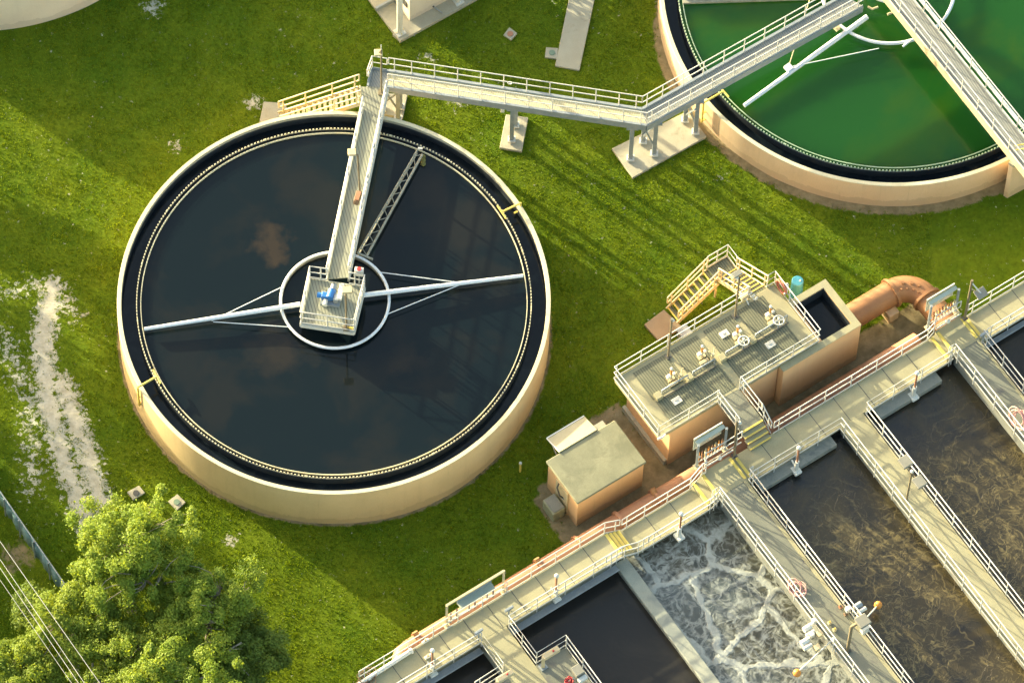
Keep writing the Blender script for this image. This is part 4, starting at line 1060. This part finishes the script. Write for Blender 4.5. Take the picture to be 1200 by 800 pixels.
# railings of the basins
rO = W_OUT+.05; rI = W_IN+.07
def rthing(label, segs, u, w, **kw):
    t = thing('walkway_railing', L(u, w, 2.5), label, 'railing', 'white walkway railings')
    for s_ in segs: railing(t, s_, drop=kw.get('drop', 0), space=kw.get('space', 1.25), toe=kw.get('toe', True), ends=kw.get('ends', True))
    return t
A_, B_, C_, D_, E_, F_ = (lev[k] for k in 'ABCDEF')
rthing('outer railing of the lower left walkway beside the long pipe', [[L(-24.5, 0, A_), L(-12.6, 0, A_), L(-11.85, .04, B_+.1)]], -18, 0)
rthing('outer railing of the low section beside the hut', [[L(-11.75, .05, B_), L(-8.35, .05, B_), L(-7.75, 0, C_), L(-7.55, 0, C_), L(-7.4, -.32, C_), L(-5.55, -.32, C_)]], -10, 0)
rthing('outer railing of the long section in front of the open box', [[L(-4.1, rO, D_), L(3.7, rO, D_), L(4.0, rO, E_), L(4.15, -.25, E_), L(5.45, -.25, E_)]], 0, 0)
rthing('outer railing running off the right edge above the grass', [[L(5.75, rO, F_), L(14, rO, F_)]], 9, 0)
rthing('inner railing at the very bottom left', [[L(-26, rI, A_), L(-19.48, rI, A_), L(-19.48, 2.9, A_), L(-20.9, 2.95, A_)]], -21, 1.2, drop=.25)
rthing('inner railing of the lower left walkway over the dark basin', [[L(-12.6, rI, A_), L(-18.14, rI, A_), L(-18.14, 3.25, A_), L(-16.72, 3.25, A_), L(-16.72, 7, A_)]], -15, 1.2, drop=.25)
rthing('inner railing down the four yellow steps', [[L(-13.4, rI+.03, A_), L(-12.5, rI+.03, A_), L(-11.8, rI+.03, B_+.15), L(-11.3, rI+.03, B_+.1)]], -12, 1.2, drop=.2, space=.8)
rthing('inner railing over the frothing water beside the hut', [[L(-11.25, rI, B_), L(-8.2, rI, B_), L(-8.05, rI+.05, B_+.2), L(-7.75, rI+.05, C_)]], -10, 1.2, drop=.3)
rthing('railing on the frothing side of the grey walkway', [[L(-8.1, rI-.05, C_), L(-7.77, rI-.05, C_), L(-7.77, 16, C_)]], -7.7, 6, drop=.3, space=1.4)
rthing('railing on the dark side of the grey walkway', [[L(-6.1, rI-.05, C_), L(-6.28, rI-.05, C_), L(-6.28, 16, C_)]], -6.3, 6, drop=.1, space=1.4)
rthing('inner railing over the left sludge basin end', [[L(-6.1, rI, D_), L(-1.69, rI, D_), L(-1.69, 16, D_)]], -4, 1.3, drop=.3)
rthing('inner railing over the middle sludge basin end', [[L(-.41, 16, D_), L(-.41, rI, D_), L(3.85, rI, D_), L(4.08, rI, D_+.1)]], 2, 1.3, drop=.3)
rthing('railing on the left side of the right edge walkway', [[L(3.8, rI-.05, E_), L(4.08, rI-.05, E_), L(4.08, 14, E_)]], 4.1, 6, drop=.3, space=1.4)
rthing('railing on the right side of the right edge walkway', [[L(5.45, rI+.1, E_), L(5.45, 14, E_)]], 5.4, 6, drop=.1, space=1.4)
rthing('inner railing at the far right over the dark corner basin', [[L(5.7, rI, F_), L(14, rI, F_)]], 9, 1.3, drop=.3)

# probe posts
def probe(px, py, z, label):
    b = at(px, py, z); t = thing('probe_post', b, label, 'probe', 'orange probe posts with white caps')
    MB().tube([b+V3((0, 0, .05)), b+V3((0, 0, 1.95))], .045, 8).build('rod', PIPEB, t); MB().ball(b+V3((0, 0, 2.0)), .1, 6).build('cap', WHITE, t)
    MB().tube([b+V3((0, 0, -.1)), b+V3((0, 0, .75))], .09, 10).build('sleeve', WHITE, t)
    MB().box(b+V3((0, 0, -.08)), (.34, .42, .14), DU).build('bracket', WHITE, t, .02); MB().beam(b+V3((0, 0, .1)), b-DW*.35+V3((0, 0, .3)), .06, .06).build('strut', WHITE, t)
probe(933, 550, 2.4, 'orange probe post between the ledge and the long walkway rail')
probe(1070.5, 463, 2.4, 'orange probe post nearest the right landing')
probe(796, 627, 2.5, 'orange probe post standing over the frothing water')
probe(651, 699, 2.8, 'orange probe post on the dark basin left of the divider')
probe(506.5, 786, 2.8, 'orange probe post at the bottom left basin')

# instrument racks
PANEL = surf('greenish_panel', (.34, .39, .32), (.42, .47, .4), 2, .5, .1)
def rack(u0, u1, w, z, label, solid, n=8, tilt=.35):
    t = thing('instrument_rack', L((u0+u1)/2, w, z), label, 'rack', 'sheltered instrument racks')
    for u in (u0, u1):
        MB().beam(L(u, w, z), L(u, w, z+1.95), .1, .1).build('post', CREAM if not solid else GALV, t); MB().box(L(u, w, z+.04), (.24, .24, .06), DU).build('foot', CREAM, t)
    if solid:
        MB().box(L((u0+u1)/2, w-.16, z+1.88), (u1-u0, .17, .03), DU, None, V3((0, 0, 1))+DW*.35).build('hood', PANEL, t)
        MB().beam(L(u0, w-.32, z+1.96), L(u1, w-.32, z+1.96), .05, .06).build('ridge_bar', WHITE, t)
        MB().lprism((u0, u1), (w-.33, w-.31), z+.95, z+1.9).build('back_panel', PANEL, t)
    else:
        MB().beam(L(u0, w, z+1.95), L(u1, w, z+1.95), .09, .1).build('top_bar', CREAM, t); MB().lprism((u0+.5, u1-.6), (w+.0, w+.28), z+1.5, z+1.56).build('shelf', PANEL, t)
        MB().lprism((u0+.5, u1-.6), (w-.03, w+.0), z+1.5, z+1.85).build('back_panel', GALV, t)
    for k in range(n):
        u = u0+(u1-u0)*(k+.7)/(n+.4)
        if solid:
            MB().tube([L(u, w-.05, z+.25), L(u, w-.05, z+1.05)], .035, 6).build('riser_tube', (ORANGE, PIPEB, CREAM)[k % 3], t)
            MB().ball(L(u, w-.02, z+.75), .06, 5).build('valve', (WHITE, PIPEM)[k % 2], t)
        elif k % 3 != 2: MB().tube([L(u, w, z+.1), L(u, w, z+1.0)], .04, 6).build('riser_tube', (GREYB, DARKM, CREAM)[k % 3], t)
    MB().beam(L(u0, w, z+.35), L(u1, w, z+.35), .04, .05).build('manifold', RAILM, t)
    return t
rack(-20.2, -17.45, -.13, A_, 'open instrument rack by the lower left walkway', False, 9)
rack(-7.7, -6.3, -.45, C_, 'hooded instrument rack beside the dark lamp post', True, 8)
rack(3.95, 5.35, -.4, E_, 'hooded instrument rack beside the bent pipe', True, 9)
for u, w, z, lb_ in ((-6.75, -.18, C_, 'white valve ball on the rack pipe by the dark lamp post'), (4.75, -.12, E_, 'white valve ball on the rack pipe by the bent pipe')):
    t = thing('pipe_fitting', L(u, w, z), lb_, 'fitting'); MB().ball(L(u, w, z+.2), .11, 6).build('ball', WHITE, t); MB().tube([L(u-.6, w, z+.15), L(u+.7, w, z+.15)], .035, 6).build('pipe', RAILM, t)

# floats on rods
def floatrod(ball, root, zb, zr, label):
    b = at(*ball, zb); r0 = at(*root, zr); t = thing('float_sensor', r0, label, 'float', 'orange float sensors')
    MB().tube([r0, b], .03, 6).build('rod', WHITE, t); MB().ball(b, .17, 8).build('float', ORANGE, t); MB().box(r0, (.14, .14, .14), DU).build('clamp', WHITE, t)
floatrod((1029, 708.5), (1012, 727), 2.6, 3.3, 'orange float sensor on the dark side of the grey walkway')
floatrod((934, 788), (975.5, 749), 2.6, 3.3, 'orange float sensor over the frothing water')
# actuators with motors on W1
def motorset(px, py, label, flip):
    p = at(px, py, 3.4); t = thing('gate_actuator', p, label, 'actuator', 'gate actuators on the grey walkway'); s_ = -1 if flip else 1
    MB().tube([p, p+DU*.35*s_], .13, 12).build('motor', GALV if not flip else WHITE, t); MB().tube([p+V3((0, 0, -.9)), p+V3((0, 0, .25))], .06, 10).build('stem', WHITE, t)
    MB().tube([p+DW*.25, p+DW*.25+DU*.4*s_], .09, 10).build('gearbox', WHITE, t); MB().box(p-DW*.1-DU*.25*s_, (.2, .2, .25), DU).build('bracket', RAILM, t, .02)
    MB().box(p+DW*.5-DU*.1*s_, (.24, .24, .22), DU).build('junction_box', CREAM, t, .02)
motorset(1001, 712, 'grey gate actuator on the dark side of the grey walkway', False)
motorset(950, 733, 'white gate actuator over the froth, upper one', True)
motorset(947, 749, 'white gate actuator over the froth, lower one', True)
for k, (px, py) in enumerate(((985, 711.5), (991, 720), (972, 730), (978, 738))):
    p = at(px, py, 3.02); t = thing('small_valve', p, ('topmost', 'second', 'third', 'lowest')[k]+' small valve on the deck of the grey walkway', 'valve', 'small valves on the grey walkway')
    MB().box(p+V3((0, 0, .06)), (.16, .14, .1), DU).build('body', (PIPEB, RUST, CREAM, CREAM)[k], t, .01); MB().tube([p+V3((0, 0, .1)), p+V3((0, 0, .2))], .04, 8).build('knob', DARKM if k < 2 else YELL, t)
# bent lamp post W1
b = at(993, 762, 3.0); m1 = at(998, 734, 5.1); m2 = at(1008, 728, 5.3)
t = thing('lamp_post', b, 'bent tan lamp post with square panel head on the grey walkway', 'lamp', 'lamp posts on the walkways')
MB().tube([b, m1, m2], .07, 8).build('pole', POLE, t); MB().box(m2+V3((.1, 0, .05)), (.52, .5, .16), DU).build('lamp_head', GREYB, t, .02); MB().box(b+V3((0, 0, .03)), (.24, .24, .05), DU).build('base_plate', DARKM, t)
wc = at(1013, 737, 3.6); t = thing('white_cabinet', wc, 'small white cabinet on the rail under the square lamp', 'cabinet'); MB().box(wc, (.3, .24, .4), DU).build('case', WHITE, t, .02); MB().box(wc+V3((0, 0, .23)), (.34, .28, .04), DU).build('lid', GALV, t)
b = at(1062.5, 585, 2.65); tp = at(1068.5, 553.5, 5.1)
t = thing('lamp_post', b, 'thin lamp post with two square heads on the pale walkway', 'lamp', 'lamp posts on the walkways')
MB().tube([b, tp], .045, 8).build('pole', POLE, t)
MB().tube([at(1061, 542, 5.1), tp, at(1078, 565, 5.1)], .035, 6).build('cross_arm', POLE, t)
for q_ in ((1061, 541), (1077.5, 564.5)): MB().box(at(*q_, 5.15), (.46, .5, .15), DU).build('lamp_head', GREYB, t, .02)
MB().ball(tp+V3((0, 0, .1)), .08, 5).build('sensor', WHITE, t)
# hoses on walkways
coil(at(934, 690, 3.06), .32, 'faded red hose heap on the grey walkway', PINK, 4, V3((.6, -.8, 0)), V3((.8, .6, .25)), .12, r_=.028)
coil(at(1194, 492, 3.35), .42, 'faded red hose looped over the rail at the right edge', PINK, 4, DW, V3((.5, .4, .8)), .12, r_=.03)
coil(at(430, 793, 3.1), .28, 'tangle of rusty hose at the bottom left walkway', RUST, 6, DU, DW, .16, r_=.02)
# bottom left white pipe, gauges
t = thing('white_pipe', L(-22, .3, A_), 'white pipe lying along the lower left walkway', 'pipe')
MB().tube([at(482, 762, 3.15), at(429, 796, 3.15), at(405, 812, 3.15)], .1, 10).build('barrel', WHITE, t); MB().tube([at(483, 761.5, 3.15), at(480.5, 763, 3.15)], .13, 10).build('coupling', WHITE, t)
for px, py, lb_ in ((495, 753, 'white pipe fitting on the edge of the lower left walkway'), (498, 771, 'cream gauge on the bottom left inner rail')):
    p = at(px, py, 3.12); t = thing('pipe_fitting', p, lb_, 'fitting'); MB().tube([p, p+DU*.3], .07, 8).build('body', WHITE, t); MB().tube([p+DU*.15, p+DU*.15+V3((0, 0, .2))], .05, 8).build('cap', CREAM, t)
# grey sheet hooks at rail corners
for px, py, z, lb_ in ((596.5, 713, 4.1, 'grey bracket plate on the rail corner above the dark basin'), (561, 739.5, 4.1, 'grey bracket plate on the rail corner at the bottom left'), (1153, 391, 4.0, 'blue grey bracket plate on the rail corner of the right landing')):
    p = at(px, py, z); t = thing('bracket_plate', p, lb_, 'plate', 'bracket plates on rail corners'); MB().box(p, (.4, .1, .12), DU).build('plate', GALV, t, .01); MB().box(p-V3((0, 0, .4)), (.07, .07, .8)).build('hanger', GALV, t)
# boxes with red tabs at bottom
for px, py, lb_ in ((646, 765, 'cream junction box with red tab on the right platform'), (592, 792, 'cream junction box with red tab at the bottom left platform')):
    p = at(px, py, 3.9); t = thing('junction_box', p, lb_, 'junction box', 'junction boxes with red tabs')
    MB().box(p, (.75, .22, .2), DU).build('case', CREAM, t, .02); MB().ball(p+DU*.1+V3((0, 0, .12)), .05, 5).build('tab', REDM, t)
    MB().beam(p-DU*.38-V3((0, 0, .85)), p-DU*.38+V3((0, 0, .05)), .14, .14).build('post', CREAM, t); MB().box(p-DU*.38-V3((0, 0, .83)), (.3, .3, .06), DU).build('foot', GALV, t)
p = at(677, 786, 4.0); t = thing('grey_cabinet', p, 'grey cabinet on the platform rail at the bottom', 'cabinet'); MB().box(p, (.4, .45, .3), DU).build('case', GREYB, t, .02); MB().box(p+DW*.35-V3((0, 0, .1)), (.4, .2, .2), DU).build('meter', WHITE, t, .02); MB().beam(p-V3((0, 0, .95)), p, .06, .06).build('stand', GALV, t)
coil(at(667, 797, 3.3), .14, 'small red hose coil under the grey cabinet', REDM, 4, DU, DW, .05, r_=.025)
t = thing('clear_tank', at(655, 805, 3.05), 'pale basin cover on the bottom platform', 'cover'); MB().lprism(tuple(sorted((uw(640, 800, 3.1)[0], uw(640, 800, 3.1)[0]+.9))), (4.6, 5.8), 3.05, 3.2).build('lid', GALV, t, .03); MB().lprism((uw(640, 800, 3.1)[0]+.1, uw(640, 800, 3.1)[0]+.8), (4.7, 5.7), 3.2, 3.24).build('rim', CONCP, t)

# ================================================================ HUT
h = thing('concrete_hut', L(-10.8, -3.2, 0), 'square peach hut with flat mossy grey roof below the chamber', 'hut')
MB().lprism((-12.42, -9.14), (-4.25, -2.1), -.1, 2.18).build('wall', PEACH, h)
MB().lprism((-12.5, -9.06), (-4.33, -2.02), 2.18, 2.32).build('roof', ROOF, h, .03)
MB().lprism((-12.47, -12.42), (-3.6, -2.75), .05, 1.9).build('door', CREAM, h); MB().lprism((-12.50, -12.47), (-3.1, -3.0), .95, 1.05).build('door_handle', GALV, h)
MB().tube([L(-12.5, -3.35, 1.9), L(-12.62, -3.3, 1.75), L(-12.62, -3.1, 1.35), L(-12.5, -3.05, 1.1)], .035, 6).build('conduit', DARKM, h)
ac = thing('air_conditioner', L(-12.95, -3.2, 0), 'weathered green grey equipment box against the hut wall', 'air conditioner')
MB().lprism((-13.15, -12.55), (-3.55, -2.75), 0, .75).build('case', surf('greenish_case', (.25, .26, .17), (.33, .34, .23), 4, .7, .2), ac, .03); MB().lprism((-13.1, -12.6), (-3.5, -2.8), .75, .79).build('grille', GREYB, ac)
cn = thing('door_canopy', L(-10.9, -4.8, 2), 'cream flat canopy on the far side of the hut', 'canopy')
MB().box(L(-10.87, -4.8, 2.2), (1.85, .95, .06), DU, None, V3((0, 0, 1))-DW*.3).build('sheet', surf('cream_sheet', (.4, .36, .22), (.46, .42, .27), 1.5, .5, .1), cn)
MB().beam(L(-11.8, -5.27, 2.08), L(-9.95, -5.27, 2.08), .05, .07).build('edge_trim', WHITE, cn); MB().beam(L(-11.81, -5.27, 2.08), L(-11.81, -4.35, 2.36), .04, .06).build('edge_trim', WHITE, cn)
for u in (-11.72, -10.02): MB().tube([L(u, -5.15, 2.05), L(u, -4.3, 1.2)], .03, 6).build('strut', WHITE, cn)
t = thing('roof_vent', L(-9.7, -4.45, 2.0), 'small cream vent box behind the hut roof', 'vent'); MB().lprism((-9.9, -9.5), (-4.6, -4.36), 1.9, 2.2).build('box', CREAM, t, .01); MB().lprism((-9.93, -9.47), (-4.63, -4.35), 2.2, 2.23).build('cap', CONCP, t)

# ================================================================ CORNER BUILDING at the top
bl = at(480, 27, 0)
bu = (at(520, 5, 0)-bl).normalized(); bv = (at(462, 3, 0)-bl).normalized()
cbg = thing('corner_building', bl, 'cream flat building cut off by the top edge', 'building')
q4 = lambda a, b_: tuple((bl+bu*a+bv*b_)[:2])
MB().prism([q4(0, 0), q4(3.2, 0), q4(3.2, 5), q4(0, 5)], -.1, 2.3).build('wall', TANK3, cbg)
MB().prism([q4(-.1, -.1), q4(3.3, -.1), q4(3.3, 5.1), q4(-.1, 5.1)], 2.3, 2.42).build('roof', ROOF, cbg)
MB().box(V3((*q4(0, .35), 1.2))-bu*.02, (.3, .04, .4), bv).build('vent', DARKM, cbg)
MB().prism([q4(-.9, -.62), q4(4.4, -.62), q4(4.4, 0), q4(-.9, 0)], -.1, .16).build('apron', CONCP, cbg); MB().prism([q4(-.9, 0), q4(0, 0), q4(0, 5), q4(-.9, 5)], -.1, .16).build('apron', CONCP, cbg)
MB().prism([q4(-.95, 1.15), q4(-.95, 1.25), q4(0, 1.25), q4(0, 1.15)], .16, .42).build('kerb', GALV, cbg)
NOGRASS.append([q4(-.9, -.62), q4(4.4, -.62), q4(4.4, 5), q4(-.9, 5)])
b = at(468.5, 38, .14); t = thing('white_post', b, 'thick white post standing on a footing at the top', 'post')
MB().tube([b, b+V3((0, 0, 6))], .13, 14).build('shaft', WHITE, t); MB().box(b+V3((0, 0, .04)), (.42, .42, .05), bu).build('base_plate', WHITE, t)
for k in range(4):
    a = k*PI/2+.6; MB().tube([b+V3((.17*math.cos(a), .17*math.sin(a), .05)), b+V3((.17*math.cos(a), .17*math.sin(a), .12))], .02, 6).build('anchor_bolt', YELL, t)
b = at(537, 2, .14); t = thing('white_post', b, 'second white post half hidden at the top edge', 'post'); MB().tube([b, b+V3((0, 0, 5))], .12, 14).build('shaft', WHITE, t); MB().box(b+V3((0, 0, .04)), (.4, .4, .05), bu).build('base_plate', WHITE, t)
p = at(508, 8, .3); t = thing('pipe_stand', p, 'thin dark pipe bent over the apron of the corner building', 'pipe'); MB().tube([p+V3((0, .3, .9)), p+V3((0, .2, .2)), p, p+V3((.4, -.25, -.1))], .03, 6).build('pipe', GALV, t); MB().ball(p, .05, 5).build('joint', DARKM, t)

# ================================================================ FENCE, WIRES
f0, f1 = at(-60, 505, 0), at(78, 702, 0); fz = 1.5
fe = thing('blue_fence', (f0+f1)/2, 'blue mesh fence slanting across the lower left', 'fence')
fd = (f1-f0).normalized(); fn = V3((fd.y, -fd.x, 0)); n = 60; vs = []; fs = []
for i in range(n+1):
    p = f0.lerp(f1, i/n); wv = .05*math.sin(i*1.3)+.03*math.sin(i*3.1)
    for zz, oo in ((0.03, wv*.6), (fz*.5, wv*1.3), (fz, wv*.3)): vs.append(p+fn*oo+V3((0, 0, zz)))
for i in range(n):
    for k in range(2): fs.append((i*3+k, (i+1)*3+k, (i+1)*3+k+1, i*3+k+1))
fo = MB().add(vs, fs, True).build('fabric', FENCEM, fe); so = fo.modifiers.new('thick', 'SOLIDIFY'); so.thickness = .012
MB().tube([f0+V3((0, 0, fz)), f1+V3((0, 0, fz))], .03, 6).build('top_rail', GALV, fe)
for i in range(9): p = f0.lerp(f1, i/8); MB().tube([p+fn*.07, p+fn*.07+V3((0, 0, fz+.05))], .035, 6).build('post', GALV, fe)
wires = [((0, 634), (117, 800), 'highest and rightmost of the four power lines'), ((0, 655), (99, 800), 'second power line from the right'), ((0, 665), (92, 800), 'third power line from the right'), ((0, 679), (84, 800), 'leftmost and lowest of the four power lines')]
for (a, b_, lb_), zz in zip(wires, (11.5, 11.2, 11.2, 10.4)):
    p, q_ = at(*a, zz), at(*b_, zz); d = q_-p; pts = [p-d*2+d*5*(i/24)+V3((0, 0, .6*((i/24-.5)**2))) for i in range(25)]
    t = MB().tube(pts, .013 if zz > 11 else .01, 6).build('power_line', WIRE); tag(t, lb_+' at the lower left', 'power line', 'power lines')

# ================================================================ TREES
def limb(mb, p, q_, r0, r1, bend=.15, n=6, seed=0):
    rr = random.Random(seed); d = q_-p; m_ = d.length*bend; o1 = V3((rr.uniform(-m_, m_), rr.uniform(-m_, m_), rr.uniform(0, m_)))
    pts = [p.lerp(q_, i/n)+o1*math.sin(PI*i/n) for i in range(n+1)]; mb.tube(pts, r0, 7, True, r1); return pts
def tree(base, crown_c, rad, label, leafm, nclump=90, per=430, lsize=.058, seed=1, group='trees at the lower left', squash=.8, bare=0, name='broadleaf_tree', clump_r=.36):
    rg = np.random.default_rng(seed); rr = random.Random(seed)
    t = thing(name, base, label, 'tree', group); base = V3(base); cc = V3(crown_c)
    tr = MB(); fork = base.lerp(V3((cc.x, cc.y, cc.z-rad*squash*.75)), .75)
    limb(tr, base, fork, .09*rad**.8+.04, .06*rad**.8+.02, .08, 8, seed); tr.build('trunk', BARK, t)
    ends = []
    lobes = [(cc+V3((rr.uniform(-.5, .5), rr.uniform(-.5, .5), rr.uniform(-.3, .45)))*rad, rad*rr.uniform(.45, .62)) for _ in range(8)]+[(cc, rad*.75)]
    while len(ends) < nclump:
        lc, lr_ = rr.choice(lobes); v = V3((rg.normal(), rg.normal(), rg.normal()*.9+.35)).normalized(); p = lc+V3((v.x, v.y, v.z*squash))*lr_*rr.uniform(.78, 1.04)
        if p.z < base.z+.8: continue
        ends.append(p)
    mains = [cc+V3((rr.uniform(-.45, .45), rr.uniform(-.45, .45), rr.uniform(-.25, .2)))*rad for _ in range(6)]
    lm = MB()
    for i, m_ in enumerate(mains): limb(lm, fork-V3((0, 0, .05*i)), m_, .045*rad**.8+.015, .03, .2, 6, seed*31+i)
    for i, e_ in enumerate(ends):
        if i % 2 == 0:
            m_ = min(mains, key=lambda a: (a-e_).length); limb(lm, m_, e_, .025, .008, .2, 4, seed*77+i)
    lm.build('limbs', BARK, t)
    E = np.array([tuple(e) for e in ends]); sz = rg.uniform(.6, 1.35, len(E))
    idx = np.repeat(np.arange(len(E)), per); n = len(idx)
    d = rg.normal(size=(n, 3)); d /= np.linalg.norm(d, axis=1)[:, None]; rad_ = (rg.random(n)**.5)*clump_r*sz[idx]*(1+.7*(rg.random(n) > .86)*rg.random(n))
    sc3 = rg.uniform(.7, 1.35, (len(E), 3))*np.array([1, 1, .7]); P = E[idx]+d*rad_[:, None]*sc3[idx]
    nrm = d*.7+rg.normal(size=(n, 3))*.6+np.array([0, 0, .75]); nrm /= np.linalg.norm(nrm, axis=1)[:, None]
    tmp = rg.normal(size=(n, 3)); a = np.cross(nrm, tmp); a /= np.linalg.norm(a, axis=1)[:, None]; b_ = np.cross(nrm, a)
    s_ = lsize*rg.uniform(.6, 1.3, n)[:, None]
    Q = np.stack([P-a*s_, P+b_*s_*.5, P+a*s_, P-b_*s_*.5], 1)
    o = bpy.data.objects.new('crown', tri_mesh('crown', Q, leafm)); COL.objects.link(o); o.parent = t; o.location = -wloc(t)
    return t
def tpx(px, py, zc, rad, label, m_, **kw):
    c_ = at(px, py, zc); return tree((c_.x+kw.pop('dx', 0), c_.y+kw.pop('dy', -.3), 0), c_, rad, label, m_, **kw)
tpx(150, 655, 4.2, 2.75, 'tallest tree with bright yellow green crown beside the manholes', LEAF1, nclump=150, seed=11)
tpx(243, 712, 3.6, 2.3, 'tree with a round bright crown right of the tallest one', LEAF1, nclump=110, seed=12)
tpx(85, 735, 3.2, 1.95, 'tree with loose crown under the power lines', LEAF3, nclump=80, seed=13)
tpx(215, 790, 3.4, 2.5, 'tree with pale forked trunk at the bottom edge', LEAF1, nclump=100, seed=14, dx=-.4, dy=.9)
tpx(130, 790, 3.0, 2.3, 'yellowish tree at the bottom edge under the power lines', LEAF3, nclump=110, seed=15)
tpx(298, 765, 2.2, 1.6, 'low dark green tree at the right end of the grove', LEAF2, nclump=90, seed=16)
tpx(270, 800, 2.0, 1.7, 'low dark tree with bare grey branches at the bottom', LEAF2, nclump=80, seed=17)
tpx(45, 712, 2.4, 1.0, 'small sparse tree beside the end of the blue fence', LEAF2, nclump=34, seed=18)
tpx(30, 795, 2.0, 1.8, 'dark shrubby tree in the bottom left corner', LEAF3, nclump=70, seed=19)
# dead branches
for k, (a, b_) in enumerate((((255, 716), (292, 688)), ((258, 775), (283, 752)))):
    p, q_ = at(*a, 3.2), at(*b_, 3.5); mb = MB(); pts = limb(mb, p, q_, .06, .02, .2, 8, 50+k)
    for j in range(2, 8): limb(mb, pts[j], pts[j]+V3((random.uniform(-.1, .6), random.uniform(-.2, .6), random.uniform(0, .3))), .02, .006, .2, 4, 60+j+k*9)
    t = mb.build('dead_branch', BARK); tag(t, ('bare pale branch in the right crown of the grove', 'bare pale branch low in the dark crown')[k], 'branch', 'bare branches')
# trees outside the left and top edge whose shade falls into view
k = 0
for px, py, hgt, rad in ((-215, 60, 5.2, 2.4), (-215, 175, 5.4, 2.6), (-235, 300, 5.4, 2.6), (-245, 430, 5.2, 2.5), (-235, 545, 4.8, 2.4), (-150, 640, 3.6, 1.9), (-120, 760, 4, 2.2),
                         (590, -95, 2.8, 1.3), (665, -110, 3.0, 1.5), (745, -120, 3.0, 1.3)):
    c_ = at(px, py, hgt-rad*.8); k += 1
    tree((c_.x, c_.y, 0), c_, rad, ('shade tree standing outside the frame on the left' if px < 0 else 'shade tree outside the frame beyond the concrete strip'), LEAF2, nclump=60, per=90, lsize=.14, seed=40+k, group='trees outside the frame', clump_r=.5)

make_grass()

# ================================================================ LIGHT, SKY, CAMERA
SUN_EL = R(12.0); sdir = V3((-.8063684, .59141356, math.tan(SUN_EL))).normalized()
sd_ = bpy.data.lights.new('sun', 'SUN'); sd_.energy = 4.0; sd_.angle = R(.6); sd_.color = (1.0, .88, .55)
so = bpy.data.objects.new('sun', sd_); COL.objects.link(so); so.rotation_euler = sdir.to_track_quat('Z', 'Y').to_euler(); so.location = (-20, 15, 30)
w = bpy.data.worlds.new('World'); sc.world = w; w.use_nodes = True; nt = w.node_tree; bg = nt.nodes['Background']
sky = nt.nodes.new('ShaderNodeTexSky'); sky.sky_type = 'NISHITA'; sky.sun_disc = False
sky.sun_elevation = SUN_EL; sky.sun_rotation = math.atan2(sdir.x, sdir.y); sky.air_density = 1.0; sky.dust_density = 4.0; sky.ozone_density = .6
warm = mixc(nt, 1.0, sky.outputs[0], (1.0, .96, .84), 'MULTIPLY')
nt.links.new(warm, bg.inputs['Color']); bg.inputs['Strength'].default_value = .15
cam = bpy.data.cameras.new('camera'); co = bpy.data.objects.new('camera', cam); COL.objects.link(co)
cam.sensor_width = 36; cam.lens = F/1200*36; cam.clip_start = 1; cam.clip_end = 3000
co.matrix_world = Matrix(((rt.x, up.x, -fw.x, CAM.x), (rt.y, up.y, -fw.y, CAM.y), (rt.z, up.z, -fw.z, CAM.z), (0, 0, 0, 1)))
sc.camera = co
sc.view_settings.view_transform = 'Standard'; sc.view_settings.look = 'None'; sc.view_settings.exposure = 2.2; sc.view_settings.gamma = 1
sc.cycles.use_denoising = True; sc.cycles.max_bounces = 6
